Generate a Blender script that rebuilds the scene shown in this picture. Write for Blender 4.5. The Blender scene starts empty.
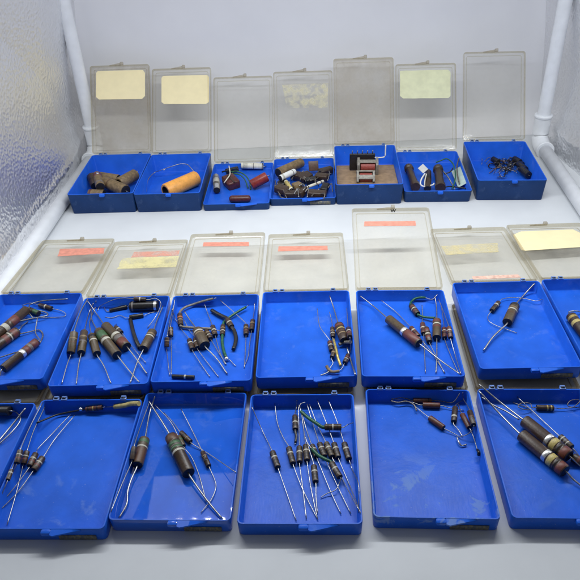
import bpy, bmesh, math, random
from mathutils import Vector, Matrix, noise
random.seed(7)
R = math.radians
sc = bpy.context.scene
C = sc.collection
# ------------------------------------------------------------------ camera
F_PX, CAM_H = 653.53, 33.24
fw = Vector((0.0, 0.819512, -0.573062)).normalized()
rt = Vector((0.998931, -0.026495, -0.0378895)).normalized()
up = rt.cross(fw).normalized()
cam = bpy.data.objects.new('camera', bpy.data.cameras.new('camera'))
C.objects.link(cam)
m3 = Matrix((rt, up, -fw)).transposed()
cam.matrix_world = Matrix.Translation((0, 0, CAM_H)) @ m3.to_4x4()
cam.data.sensor_width = 36
cam.data.lens = F_PX / 580 * 36
cam.data.clip_start = 1
cam.data.clip_end = 1000
sc.camera = cam
# ------------------------------------------------------------------ light
w = bpy.data.worlds.new('World'); sc.world = w; w.use_nodes = True
bg = w.node_tree.nodes['Background']
bg.inputs['Color'].default_value = (0.82, 0.90, 1.0, 1); bg.inputs['Strength'].default_value = 0.13
sc.view_settings.view_transform = 'Standard'; sc.view_settings.look = 'None'
sc.view_settings.exposure = 0; sc.view_settings.gamma = 1

def area(name, loc, rot, sx, sy, power, col=(0.93, 0.965, 1.0), shape='RECTANGLE', data=None):
    if data is None:
        data = bpy.data.lights.new(name, 'AREA'); data.shape = shape
        data.size = sx
        if shape in ('RECTANGLE', 'ELLIPSE'): data.size_y = sy
        data.energy = power; data.color = col
    o = bpy.data.objects.new(name, data); C.objects.link(o)
    o.location = loc; o.rotation_euler = rot
    return o
# the tent's strip of LEDs under its roof, and an added lamp standing in for bounce off the unseen roof
led = None
for k in range(28):
    o = area('strip_light', (-19 + k * 1.65, 47, 32), (R(3), 0, 0), 0.75, 0.75, 540, shape='DISK', data=led)
    led = o.data
area('bounce_fill', (3, 61, 58), (R(-2), 0, 0), 56, 28, 7600)

# ------------------------------------------------------------------ helpers
def at(px, py, z):
    d = fw * F_PX + rt * (px - 290) + up * (290 - py)
    t = (z - CAM_H) / d.z
    return Vector((0, 0, CAM_H)) + d * t
def px_size(P):                      # pixels per centimetre at a point
    return F_PX / ((P - Vector((0, 0, CAM_H))).dot(fw))
def tag(o, label=None, cat=None, group=None, kind=None):
    if label: o['label'] = label
    if cat: o['category'] = cat
    if group: o['group'] = group
    if kind: o['kind'] = kind
    return o
def thing(name, loc, label, cat, group=None, rot=None):
    o = bpy.data.objects.new(name, None); C.objects.link(o)
    o.empty_display_size = 0.3
    o.location = loc
    if rot: o.rotation_euler = rot
    return tag(o, label, cat, group)
def link(name, me, mats, parent=None, smooth=True, origin=None):
    if origin is not None:
        me.transform(Matrix.Translation(-Vector(origin)))
    o = bpy.data.objects.new(name, me); C.objects.link(o)
    for m in (mats if isinstance(mats, (list, tuple)) else [mats]): me.materials.append(m)
    if smooth:
        for p in me.polygons: p.use_smooth = len(p.vertices) <= 4
    if parent: o.parent = parent
    return o
def mesh_of(bm, name='m'):
    bmesh.ops.recalc_face_normals(bm, faces=bm.faces)
    me = bpy.data.meshes.new(name); bm.to_mesh(me); bm.free(); return me
def sharp(o, ang=35):
    me = o.data
    bm = bmesh.new(); bm.from_mesh(me)
    for e in bm.edges:
        if len(e.link_faces) == 2 and e.calc_face_angle(0) > R(ang): e.smooth = False
    bm.to_mesh(me); bm.free()
def rrect(w_, d_, r, z, n=4, cx=0, cy=0):
    out = []
    for sx, sy, a0 in ((1, 1, 0), (-1, 1, 90), (-1, -1, 180), (1, -1, 270)):
        for k in range(n + 1):
            a = R(a0 + 90 * k / n)
            out.append((cx + sx * (w_ / 2 - r) + r * math.cos(a), cy + sy * (d_ / 2 - r) + r * math.sin(a), z))
    return out
def loft(bm, loops, cap0=True, cap1=True, mats=None):
    vs = [[bm.verts.new(p) for p in l] for l in loops]
    n = len(vs[0])
    for i in range(len(vs) - 1):
        for j in range(n):
            f = bm.faces.new((vs[i][j], vs[i][(j + 1) % n], vs[i + 1][(j + 1) % n], vs[i + 1][j]))
            if mats: f.material_index = mats[i]
    if cap0: f = bm.faces.new(vs[0]); f.material_index = mats[0] if mats else 0
    if cap1: f = bm.faces.new(vs[-1]); f.material_index = mats[-1] if mats else 0
def add_box(bm, c, s, rot=None, bev=0.0):
    r = bmesh.ops.create_cube(bm, size=1)
    M = Matrix.Translation(c) @ (rot.to_4x4() if rot else Matrix()) @ Matrix.Diagonal((*s, 1))
    bmesh.ops.transform(bm, matrix=M, verts=r['verts'])
    if bev:
        es = list({e for v in r['verts'] for e in v.link_edges})
        bmesh.ops.bevel(bm, geom=es, offset=bev, segments=2, affect='EDGES', profile=0.5)
def spline(pts, n=7):
    pts = [Vector(p) for p in pts]
    if len(pts) < 3: return pts
    P = [pts[0] * 2 - pts[1]] + pts + [pts[-1] * 2 - pts[-2]]
    out = []
    for i in range(1, len(P) - 2):
        a, b, c, d = P[i - 1], P[i], P[i + 1], P[i + 2]
        for k in range(n):
            t = k / n
            out.append(0.5 * ((2 * b) + (c - a) * t + (2 * a - 5 * b + 4 * c - d) * t * t + (3 * b - a - 3 * c + d) * t ** 3))
    out.append(pts[-1]); return out
def frame(t):
    a = Vector((0, 0, 1)) if abs(t.z) < 0.9 else Vector((1, 0, 0))
    s = t.cross(a).normalized(); return s, s.cross(t).normalized()
def add_tube(bm, pts, r, n=8, rr=None):
    ls = []
    for i, p in enumerate(pts):
        t = (pts[min(i + 1, len(pts) - 1)] - pts[max(i - 1, 0)])
        if t.length < 1e-6: t = Vector((0, 1, 0))
        s, u = frame(t.normalized())
        q = rr[i] if rr else r
        ls.append([p + (s * math.cos(2 * math.pi * k / n) + u * math.sin(2 * math.pi * k / n)) * q for k in range(n)])
    loft(bm, ls)
def wire_mesh(pts, r, n=8, curve=True):
    bm = bmesh.new(); add_tube(bm, spline(pts) if curve else [Vector(p) for p in pts], r, n); return mesh_of(bm)
def lathe(a, b, prof, n=20, mats=None):
    """prof: list of (t along a->b, radius)"""
    a, b = Vector(a), Vector(b); t = (b - a); s, u = frame(t.normalized())
    bm = bmesh.new()
    loft(bm, [[a + t * q + (s * math.cos(2 * math.pi * k / n) + u * math.sin(2 * math.pi * k / n)) * r for k in range(n)] for q, r in prof], mats=mats)
    return mesh_of(bm)

# ------------------------------------------------------------------ materials
def new(name):
    m = bpy.data.materials.new(name); m.use_nodes = True
    return m, m.node_tree, m.node_tree.nodes, m.node_tree.links, m.node_tree.nodes['Principled BSDF']
def noise_ramp(nt, scale, c0, c1, p0=0.35, p1=0.65, detail=4, coord='Object', rough=0.5, sc3=None):
    N, L = nt.nodes, nt.links
    tc = N.new('ShaderNodeTexCoord'); nz = N.new('ShaderNodeTexNoise')
    nz.inputs['Scale'].default_value = scale; nz.inputs['Detail'].default_value = detail; nz.inputs['Roughness'].default_value = rough
    if sc3:
        mp = N.new('ShaderNodeMapping'); mp.inputs['Scale'].default_value = sc3
        L.new(tc.outputs[coord], mp.inputs['Vector']); L.new(mp.outputs[0], nz.inputs['Vector'])
    else: L.new(tc.outputs[coord], nz.inputs['Vector'])
    cr = N.new('ShaderNodeValToRGB'); L.new(nz.outputs['Fac'], cr.inputs['Fac'])
    e = cr.color_ramp.elements; e[0].position = p0; e[1].position = p1
    f = lambda c: (c, c, c, 1) if isinstance(c, (int, float)) else (*c, 1)
    e[0].color = f(c0); e[1].color = f(c1)
    return cr, nz
def bump(nt, b, src, strength, dist=0.05):
    bp = nt.nodes.new('ShaderNodeBump'); bp.inputs['Strength'].default_value = strength; bp.inputs['Distance'].default_value = dist
    nt.links.new(src, bp.inputs['Height']); nt.links.new(bp.outputs[0], b.inputs['Normal']); return bp
MATS = {}
def simple(name, col, rough=0.5, metal=0.0, var=0.25, scale=6, bmp=0.0, spec=0.5, coat=0):
    if name in MATS: return MATS[name]
    m, nt, N, L, b = new(name)
    c0 = tuple(max(0, c * (1 - var)) for c in col); c1 = tuple(min(1, c * (1 + var)) for c in col)
    cr, nz = noise_ramp(nt, scale, c0, c1)
    if 'phenolic' in name or 'band' in name or 'wax' in name:
        c2, n2 = noise_ramp(nt, 5.5, 0.0, 0.55, .56, .70, 7, rough=.75)
        mx = N.new('ShaderNodeMixRGB'); mx.inputs['Color2'].default_value = (.025, .018, .014, 1)
        L.new(c2.outputs[0], mx.inputs['Fac']); L.new(cr.outputs[0], mx.inputs['Color1']); L.new(mx.outputs[0], b.inputs['Base Color'])
    else: L.new(cr.outputs[0], b.inputs['Base Color'])
    b.inputs['Roughness'].default_value = rough; b.inputs['Metallic'].default_value = metal
    b.inputs['Specular IOR Level'].default_value = spec
    b.inputs['Coat Weight'].default_value = coat
    if bmp: bump(nt, b, nz.outputs['Fac'], bmp)
    MATS[name] = m; return m
def blue_plastic(name, col, seed, smudge=0.0, shaded=0.0, gloss=0.18):
    m, nt, N, L, b = new(name)
    cr, nz = noise_ramp(nt, 0.55, tuple(c * 0.90 for c in col), tuple(min(1, c * 1.08) for c in col))
    tc = N.new('ShaderNodeTexCoord')
    # grime and dried-on haze with its own shape
    n2 = N.new('ShaderNodeTexNoise'); n2.noise_dimensions = '4D'; n2.inputs['W'].default_value = seed
    n2.inputs['Scale'].default_value = 0.58; n2.inputs['Detail'].default_value = 7; n2.inputs['Roughness'].default_value = 0.62
    n2.inputs['Distortion'].default_value = 0.6
    L.new(tc.outputs['Object'], n2.inputs['Vector'])
    r2 = N.new('ShaderNodeValToRGB'); L.new(n2.outputs['Fac'], r2.inputs['Fac'])
    r2.color_ramp.elements[0].position = 0.56; r2.color_ramp.elements[1].position = 0.66 if smudge < .3 else .60
    mx = N.new('ShaderNodeMixRGB'); mx.inputs['Color2'].default_value = (0.24, 0.36, 0.62, 1)
    mul = N.new('ShaderNodeMath'); mul.operation = 'MULTIPLY'; mul.inputs[1].default_value = 0.10 + smudge
    if smudge >= .2:          # spill marks dried towards the front of the tray
        sp = N.new('ShaderNodeSeparateXYZ'); L.new(tc.outputs['Object'], sp.inputs[0])
        mr = N.new('ShaderNodeMapRange'); mr.inputs['From Min'].default_value = 0.5; mr.inputs['From Max'].default_value = -2.2; L.new(sp.outputs['Y'], mr.inputs['Value'])
        mm = N.new('ShaderNodeMath'); mm.operation = 'MULTIPLY'; L.new(r2.outputs[0], mm.inputs[0]); L.new(mr.outputs[0], mm.inputs[1]); r2 = mm
    L.new(r2.outputs[0], mul.inputs[0]); L.new(mul.outputs[0], mx.inputs['Fac']); L.new(cr.outputs[0], mx.inputs['Color1'])
    n4 = N.new('ShaderNodeTexNoise'); n4.inputs['Scale'].default_value = 7.5; n4.inputs['Detail'].default_value = 3
    mp4 = N.new('ShaderNodeMapping'); mp4.inputs['Location'].default_value = (seed, seed * 2, 0)
    L.new(tc.outputs['Object'], mp4.inputs['Vector']); L.new(mp4.outputs[0], n4.inputs['Vector'])
    r4 = N.new('ShaderNodeValToRGB'); r4.color_ramp.elements[0].position = 0.70; r4.color_ramp.elements[1].position = 0.76
    r4.color_ramp.elements[1].color = (.35, .35, .35, 1); L.new(n4.outputs['Fac'], r4.inputs['Fac'])
    mx4 = N.new('ShaderNodeMixRGB'); mx4.inputs['Color2'].default_value = (0.45, 0.50, 0.60, 1)
    L.new(r4.outputs[0], mx4.inputs['Fac']); L.new(mx.outputs[0], mx4.inputs['Color1']); mx = mx4
    # fine scratches
    n3 = N.new('ShaderNodeTexNoise'); n3.inputs['Scale'].default_value = 3; n3.inputs['Detail'].default_value = 8; n3.inputs['Roughness'].default_value = 0.7
    mp = N.new('ShaderNodeMapping'); mp.inputs['Scale'].default_value = (6, 0.6, 1); mp.inputs['Rotation'].default_value = (0, 0, 0.4 + seed)
    L.new(tc.outputs['Object'], mp.inputs['Vector']); L.new(mp.outputs[0], n3.inputs['Vector'])
    rr = N.new('ShaderNodeMapRange'); rr.inputs['To Min'].default_value = gloss; rr.inputs['To Max'].default_value = gloss + (0.26 if gloss > .1 else .015)
    L.new(n3.outputs['Fac'], rr.inputs['Value'])
    ad = N.new('ShaderNodeMath'); ad.operation = 'ADD'; L.new(rr.outputs[0], ad.inputs[0])
    m2 = N.new('ShaderNodeMath'); m2.operation = 'MULTIPLY'; m2.inputs[1].default_value = 0.25 if gloss > .1 else 0.0
    L.new(r2.outputs[0], m2.inputs[0]); L.new(m2.outputs[0], ad.inputs[1])
    if shaded:
        m5 = N.new('ShaderNodeMixRGB'); m5.inputs['Fac'].default_value = shaded; m5.inputs['Color2'].default_value = (0.10, 0.15, 0.24, 1)
        L.new(mx.outputs[0], m5.inputs['Color1']); L.new(m5.outputs[0], b.inputs['Base Color'])
    else: L.new(mx.outputs[0], b.inputs['Base Color'])
    L.new(ad.outputs[0], b.inputs['Roughness'])
    b.inputs['Specular IOR Level'].default_value = 0.5 if gloss < .1 else 0.16
    bump(nt, b, n2.outputs['Fac'], 0.12 if gloss > .1 else 0.004, 0.25)
    return m
BLUE = (0.016, 0.118, 0.64)
def clear_plastic(name, tint, dirt, seed, dirtcol=(0.62, 0.58, 0.50)):
    m, nt, N, L, b = new(name)
    N.remove(b); out = N['Material Output']
    tr = N.new('ShaderNodeBsdfTransparent'); tr.inputs['Color'].default_value = (*tint, 1)
    gl = N.new('ShaderNodeBsdfGlossy'); gl.inputs['Roughness'].default_value = 0.07
    lw = N.new('ShaderNodeLayerWeight'); lw.inputs['Blend'].default_value = 0.5
    pw = N.new('ShaderNodeMath'); pw.operation = 'POWER'; pw.inputs[1].default_value = 4.0; L.new(lw.outputs['Facing'], pw.inputs[0])
    fr = N.new('ShaderNodeMath'); fr.operation = 'MULTIPLY_ADD'; fr.inputs[1].default_value = 0.7; fr.inputs[2].default_value = 0.02
    L.new(pw.outputs[0], fr.inputs[0])
    mx = N.new('ShaderNodeMixShader'); L.new(fr.outputs[0], mx.inputs[0]); L.new(tr.outputs[0], mx.inputs[1]); L.new(gl.outputs[0], mx.inputs[2])
    tc = N.new('ShaderNodeTexCoord')
    nz = N.new('ShaderNodeTexNoise'); nz.noise_dimensions = '4D'; nz.inputs['W'].default_value = seed
    nz.inputs['Scale'].default_value = 0.5; nz.inputs['Detail'].default_value = 8; nz.inputs['Roughness'].default_value = 0.68
    L.new(tc.outputs['Object'], nz.inputs['Vector'])
    cr = N.new('ShaderNodeValToRGB'); e = cr.color_ramp.elements
    e[0].position = 0.35; e[1].position = 0.75; a, b_ = dirt * 0.45, min(1, dirt * 1.9)
    e[0].color = (a, a, a, 1); e[1].color = (b_, b_, b_, 1)
    L.new(nz.outputs['Fac'], cr.inputs['Fac'])
    df = N.new('ShaderNodeBsdfDiffuse'); df.inputs['Color'].default_value = (*dirtcol, 1)
    tl = N.new('ShaderNodeBsdfTranslucent'); tl.inputs['Color'].default_value = (*dirtcol, 1)
    dm = N.new('ShaderNodeMixShader'); dm.inputs[0].default_value = 0.4; L.new(df.outputs[0], dm.inputs[1]); L.new(tl.outputs[0], dm.inputs[2])
    m2 = N.new('ShaderNodeMixShader'); L.new(cr.outputs[0], m2.inputs[0]); L.new(mx.outputs[0], m2.inputs[1]); L.new(dm.outputs[0], m2.inputs[2])
    L.new(m2.outputs[0], out.inputs['Surface'])
    bp = N.new('ShaderNodeBump'); bp.inputs['Strength'].default_value = 0.15; bp.inputs['Distance'].default_value = 0.1
    L.new(nz.outputs['Fac'], bp.inputs['Height']); L.new(bp.outputs[0], gl.inputs['Normal'])
    return m
def foil():
    m, nt, N, L, b = new('silver_foil')
    tc = N.new('ShaderNodeTexCoord')
    b.inputs['Base Color'].default_value = (0.86, 0.86, 0.87, 1)
    b.inputs['Metallic'].default_value = 1.0; b.inputs['Roughness'].default_value = 0.40
    vz = N.new('ShaderNodeTexVoronoi'); vz.feature = 'SMOOTH_F1'; vz.inputs['Scale'].default_value = 3.0
    vz.inputs['Smoothness'].default_value = 0.6
    L.new(tc.outputs['Object'], vz.inputs['Vector'])
    nz = N.new('ShaderNodeTexNoise'); nz.inputs['Scale'].default_value = 0.22; nz.inputs['Detail'].default_value = 3
    L.new(tc.outputs['Object'], nz.inputs['Vector'])
    ml = N.new('ShaderNodeMath'); ml.operation = 'MULTIPLY_ADD'; ml.inputs[1].default_value = 1.6
    L.new(nz.outputs['Fac'], ml.inputs[0]); L.new(vz.outputs['Distance'], ml.inputs[2])
    bump(nt, b, ml.outputs[0], 0.62, 0.14)
    return m
FOIL = foil()
BACK = simple('backdrop_cloth', (0.80, 0.80, 0.83), 0.85, 0, 0.02, 0.15, spec=0.2)
FLOOR = simple('white_board', (0.66, 0.68, 0.70), 0.5, 0, 0.03, 0.25, spec=0.35)
PVC = simple('white_pvc', (0.82, 0.84, 0.87), 0.35, 0, 0.04, 0.8)
WIRE = simple('tinned_wire', (0.36, 0.355, 0.35), 0.34, 0.9, 0.25, 9)
DULL = simple('dull_wire', (0.20, 0.18, 0.16), 0.45, 0.7, 0.5, 9)
BODY = {
 'brown': simple('brown_phenolic', (0.052, 0.030, 0.018), 0.34, 0, 0.25, 8, 0.2),
 'olive': simple('olive_phenolic', (0.082, 0.056, 0.028), 0.40, 0, 0.22, 8, 0.2),
 'dark': simple('dark_phenolic', (0.045, 0.028, 0.020), 0.40, 0, 0.3, 8, 0.2),
 'redbrown': simple('red_brown_phenolic', (0.105, 0.036, 0.023), 0.38, 0, 0.25, 8, 0.2),
 'black': simple('black_sleeving', (0.014, 0.013, 0.014), 0.32, 0, 0.4, 8),
 'green': simple('green_sleeving', (0.02, 0.11, 0.055), 0.35, 0, 0.3, 5),
 'grey': simple('grey_sleeving', (0.20, 0.18, 0.15), 0.5, 0, 0.25, 5),
 'yellow': simple('yellow_sleeving', (0.46, 0.38, 0.15), 0.5, 0, 0.2, 5),
 'brass': simple('dull_brass', (0.42, 0.33, 0.10), 0.38, 0.5, 0.3, 5),
 'tan': simple('tan_wax_paper', (0.20, 0.135, 0.065), 0.55, 0, 0.3, 3, 0.3),
 'orange': simple('orange_wax', (0.90, 0.40, 0.075), 0.42, 0, 0.10, 1.5, 0.15),
 'red': simple('red_enamel', (0.24, 0.030, 0.022), 0.35, 0, 0.25, 4),
 'maroon': simple('maroon_bakelite', (0.085, 0.020, 0.018), 0.33, 0, 0.3, 4),
 'cream': simple('cream_paper_case', (0.70, 0.67, 0.56), 0.45, 0, 0.12, 3),
 'white': simple('white_ceramic', (0.78, 0.78, 0.75), 0.4, 0, 0.06, 3),
 'silver': simple('silver_can', (0.66, 0.66, 0.64), 0.32, 0.85, 0.12, 5),
}
BAND = {
 'w': simple('white_band', (0.50, 0.48, 0.40), 0.45, 0, 0.15, 14), 's': simple('silver_band', (0.72, 0.71, 0.69), 0.32, 0.75, 0.15, 14),
 'r': simple('red_band', (0.15, 0.042, 0.030), 0.45, 0, 0.2, 14), 'g': simple('green_band', (0.05, 0.12, 0.05), 0.45, 0, 0.25, 14),
 'y': simple('yellow_band', (0.50, 0.40, 0.14), 0.45, 0, 0.2, 14), 'o': simple('orange_band', (0.42, 0.13, 0.035), 0.45, 0, 0.2, 14),
 'k': simple('black_band', (0.012, 0.011, 0.011), 0.45, 0, 0.3, 14), 'v': simple('grey_band', (0.16, 0.14, 0.13), 0.45, 0, 0.2, 14),
 'b': simple('brown_band', (0.10, 0.045, 0.022), 0.45, 0, 0.2, 14), 'd': simple('gold_band', (0.50, 0.36, 0.12), 0.35, 0.5, 0.2, 14),
 't': simple('dull_tan_band', (0.24, 0.17, 0.09), 0.45, 0, 0.2, 14),
}
SOLDER = simple('solder', (0.75, 0.75, 0.74), 0.25, 0.9, 0.1, 5)
CREAM = simple('cream_sticker', (0.92, 0.80, 0.48), 0.6, 0, 0.025, 1.2)
PALEG = simple('pale_sticker', (0.72, 0.73, 0.48), 0.6, 0, 0.06, 1.2)
REDS = simple('faded_red_tape', (0.72, 0.28, 0.20), 0.55, 0, 0.12, 2.5)
PINK = simple('worn_pink_tape', (0.74, 0.46, 0.36), 0.6, 0, 0.25, 2.5)
CARD = simple('brown_cardboard', (0.33, 0.22, 0.125), 0.8, 0, 0.15, 2, 0.2)
INK = simple('black_ink', (0.02, 0.02, 0.02), 0.6)
def residue(name, col, seed, cover=0.5, scale=1.1):
    m, nt, N, L, b = new(name)
    b.inputs['Base Color'].default_value = (*col, 1); b.inputs['Roughness'].default_value = 0.8
    cr, nz = noise_ramp(nt, scale, 0.0, 0.62, cover - 0.16, cover + 0.16, 8, rough=0.62)
    nz.noise_dimensions = '4D'; nz.inputs['W'].default_value = seed
    L.new(cr.outputs[0], b.inputs['Alpha'])
    return m

# ------------------------------------------------------------------ the light tent
def grid(name, fn, nu, nv, mat, kind=True):
    bm = bmesh.new()
    vs = [[bm.verts.new(fn(i / nu, j / nv)) for i in range(nu + 1)] for j in range(nv + 1)]
    for j in range(nv):
        for i in range(nu): bm.faces.new((vs[j][i], vs[j][i + 1], vs[j + 1][i + 1], vs[j + 1][i]))
    me = mesh_of(bm); o = link(name, me, mat)
    if kind: o['kind'] = 'structure'
    return o
XL, XR, YB = -25.6, 34.2, 83.0
grid('floor', lambda u, v: Vector((-90 + 190 * u, -30 + 150 * v, 0)), 4, 4, FLOOR)
def back(u, v):
    x = XL + (XR - XL) * u
    s = v * 62.0
    r = 3.0
    if s < r * math.pi / 2:
        a = s / r; return Vector((x, YB - r + r * math.sin(a), 0.02 + r - r * math.cos(a)))
    return Vector((x, YB + 0.25 * math.sin(x * 0.12) * min(1, (s - 4) / 20), 0.02 + r + (s - r * math.pi / 2)))
grid('backdrop_wall', back, 30, 60, BACK)
def side(x0, inw, yk, slope):
    # sagging foil lining: lower panel follows the floor pipe, a diagonal fold rises from the back corner
    def fn(u, v):
        y = 28 + (YB + .5 - 28) * u; z = 46 * v
        crease = (YB + 0.5 - y) * 0.90 + 1.5
        d = z - crease
        base = -slope * (yk - y) if y < yk else -0.10 * (y - yk)
        inn = base - 0.06 * z
        if d > 0: inn += 0.20 * d
        inn += 0.28 * math.exp(-((z - 2.7) / .45) ** 2)
        inn += noise.noise(Vector((y * .10, z * .10, x0))) * 0.22
        if z < 2.7: inn += 0.10 * noise.noise(Vector((y * 1.1, z * .9, x0 + 4)))
        return Vector((x0 + inw * inn, y, z))
    return fn
grid('wall_left', side(-24.75, 1, 72, .062), 220, 190, FOIL)
grid('wall_right', side(32.95, -1, 74, .085), 220, 190, FOIL)
# plastic pipe frame inside the tent
def pipe_side(x_front, x_back, yb, label, r=0.76):
    t = thing('pipe_frame', (x_back, yb, 0), label, 'pipe frame', 'white pipe frame corners')
    o = Vector((x_back, yb, 0)); z = r + 0.03
    d = (Vector((x_front, 27, z)) - Vector((x_back, yb, z))).normalized()
    c = Vector((x_back, yb, z))
    link('floor_pipe', wire_mesh([c + d * 2.0, Vector((x_front, 27, z))], r, 28, False), PVC, t, origin=o)
    link('upright_pipe', wire_mesh([c + Vector((0, 0, 2.6)), c + Vector((0, 0, 46))], r, 28, False), PVC, t, origin=o)
    bm = bmesh.new()
    add_tube(bm, spline([c + d * 3.0, c + d * 1.4, c + d * .4 + Vector((0, 0, .4)), c + Vector((0, 0, 1.4)), c + Vector((0, 0, 3.4))], 5), r + 0.22, 28)
    for e0, dd in ((c + d * 3.0, d), (c + Vector((0, 0, 3.4)), Vector((0, 0, 1)))):
        add_tube(bm, [e0 - dd * .35, e0 - dd * .3, e0 - dd * .02, e0 + dd * .02], 0, 28, rr=[r + .2, r + .30, r + .30, r + .24])
    link('elbow', mesh_of(bm), PVC, t, origin=o)
    sharp(t.children[-1], 50)
pipe_side(-27.0, -23.9, 79.3, 'white plastic pipe frame along the left foil wall, its upright beside the back corner')
pipe_side(28.0, 31.6, 76.0, 'white plastic pipe frame with visible elbow joint along the right foil wall')

# ------------------------------------------------------------------ boxes
W, D = 7.2, 10.5
HS = 1.10
LID_H = 0.5
BOXES = {}
LUG = simple('pale_hinge_plastic', (0.13, 0.24, 0.56), 0.35, 0, 0.15, 3)
OUTER = blue_plastic('shaded_blue_plastic', (0.012, 0.042, 0.145), 5.0, 0.0, 0)  # darker blue for back-row outer walls, their dim light painted into the colour
def make_box(key, x, y, rot, z0, h, lid_ang, label, group, lid, smudge=0.0, shaded=0.0, sticker=None, front_label=False, tilt=0, wide=1.0):
    t = thing('storage_box', (x, y, z0), label, 'box', group, (R(tilt), 0, R(rot)))
    seed = len(BOXES) * 3.7
    wx = W * wide
    mt = blue_plastic('blue_plastic_' + key, BLUE, seed, smudge, 0, gloss=.015 if key == 'F3' else .20)
    bm = bmesh.new()
    th = 0.13; tp = 0.985 if h < 1.2 else 0.965
    loops = [rrect(wx * tp, D * tp, 0.28, 0.0), rrect(wx * tp + .04, D * tp + .04, 0.3, 0.05), rrect(wx - .02, D - .02, 0.32, h - 0.05), rrect(wx - .06, D - .06, 0.30, h),
             rrect(wx - 2 * th + .04, D - 2 * th + .04, 0.22, h), rrect(wx - 2 * th, D - 2 * th, 0.20, h - 0.04), rrect(wx * tp - 2 * th, D * tp - 2 * th, 0.20, 0.20), rrect(wx * tp - 2 * th - .16, D * tp - 2 * th - .16, 0.16, 0.11)]
    loft(bm, loops, mats=[1, 1, 0, 0, 0, 0, 0])
    mo = OUTER if shaded else mt
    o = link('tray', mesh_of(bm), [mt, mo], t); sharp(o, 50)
    # hinge lugs along the back rim: two together at the left, one to the right
    for hx in (-wx / 2 + 1.05, -wx / 2 + 1.62, wx / 2 - 1.35):
        b2 = bmesh.new()
        add_box(b2, (hx, D / 2 - .02, h + .03), (.42, .26, .16), bev=.04)
        add_tube(b2, [Vector((hx - .16, D / 2 + .1, h + .06)), Vector((hx + .16, D / 2 + .1, h + .06))], .12, 10)
        lo = link('hinge_lug', mesh_of(b2), LUG, t); sharp(lo)
        b3 = bmesh.new(); add_tube(b3, [Vector((hx - .12, D / 2 - .02, h + .125)), Vector((hx + .12, D / 2 - .02, h + .125))], .07, 8)
        link('hinge_pin', mesh_of(b3), BODY['black'], lo)
    # front catch and thumb lip
    b2 = bmesh.new(); add_box(b2, (.22, -D / 2 - .08, h - .16), (.60, .40, .32), bev=.12)
    lo = link('catch', mesh_of(b2), mt, t); sharp(lo)
    if h < 1.2:
        b2 = bmesh.new()
        n = 10; ls = []
        for k in range(n + 1):
            q = k / n; xx = .50 + 1.75 * q
            yf = -D / 2 - .02 - .46 * (1 - q) ** .9 * min(1, .75 + q * 3)
            ls.append([(xx, -D / 2 + .05, h - .012), (xx, yf + .03, h - .05), (xx, yf, h - .09), (xx, yf + .02, h - .14), (xx, -D / 2 + .05, h - .20)])
        loft(b2, ls); lo = link('thumb_lip', mesh_of(b2), mt, t); sharp(lo, 40)
    if front_label:
        b2 = bmesh.new(); hh = min(.50, h * .55)
        add_box(b2, (wx / 2 - 1.7, -D / 2 * (tp + .012) + .0 - .012, .12 + hh * .4), (2.2, .02, hh * .8))
        link('worn_label', mesh_of(b2), front_label, t)
    # lid, hinged at the back rim
    ph = 180 - lid_ang
    L = bpy.data.objects.new('lid', None)
    bm = bmesh.new(); lh = LID_H; t2 = 0.10; cy = D / 2 + .12
    loops = [rrect(wx - .10, D - .10, .26, -lh, cy=cy), rrect(wx - .02, D - .02, .3, -lh + .05, cy=cy), rrect(wx, D, .3, -.02, cy=cy), rrect(wx - .04, D - .04, .28, 0, cy=cy),
             rrect(wx - 2 * t2, D - 2 * t2, .2, 0, cy=cy), rrect(wx - 2 * t2 - .04, D - 2 * t2 - .04, .2, -lh + t2 + .05, cy=cy), rrect(wx - 2 * t2 - .16, D - 2 * t2 - .16, .16, -lh + t2, cy=cy)]
    loft(bm, loops, mats=[0, 1, 1, 1, 1, 0])
    # a raised inner step that runs round inside the wall
    loft(bm, [rrect(wx - .75, D - .75, .2, -lh + t2 + .005, cy=cy), rrect(wx - .75, D - .75, .2, -lh + t2 + .06, cy=cy),
              rrect(wx - .87, D - .87, .18, -lh + t2 + .06, cy=cy), rrect(wx - .87, D - .87, .18, -lh + t2 + .005, cy=cy)], False, False, mats=[1, 1, 1])
    lo = link('lid', mesh_of(bm), [lid, EDGE_DARK if key[0] == 'F' else EDGE], t); sharp(lo, 40)
    bpy.data.objects.remove(L)
    lo.location = (0, D / 2 + .04, h + (.04 if key[0] != 'F' else -.15)); lo.rotation_euler = (R(ph), 0, 0)
    b2 = bmesh.new()
    yy = D + .12
    # latch: a sloping clear tongue with an upright eye
    ls = []
    for k in range(9):
        q = k / 8; xx = -1.25 + 1.35 * q
        ls.append([(xx, yy - .02, -.22), (xx, yy + .05 + .24 * q, -.22), (xx, yy + .05 + .24 * q, -.12), (xx, yy - .02, -.12)])
    loft(b2, ls)
    add_box(b2, (.26, yy + .17, -.06), (.36, .36, .34), bev=.06)
    la = link('latch', mesh_of(b2), LATCH, lo); sharp(la)
    if sticker:
        for nm, mat, poly, zoff in sticker:
            b2 = bmesh.new()
            v0 = [b2.verts.new((px, py, -lh + t2 + .012 + zoff)) for px, py in poly]
            v1 = [b2.verts.new((px, py, -lh + t2 + .026 + zoff)) for px, py in poly]
            b2.faces.new(v1); b2.faces.new(v0[::-1])
            for k in range(len(poly)): b2.faces.new((v0[k], v0[(k + 1) % len(poly)], v1[(k + 1) % len(poly)], v1[k]))
            link(nm, mesh_of(b2), mat, lo, smooth=False)
    BOXES[key] = (t, h, lo, z0, ph)
    return t
EDGE_DARK = clear_plastic('browned_lid_edge', (.66, .60, .50), 0.14, 8.0, (.34, .28, .20))
EDGE = clear_plastic('yellowed_lid_edge', (.87, .84, .76), 0.11, 7.0, (.74, .70, .58))
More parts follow.
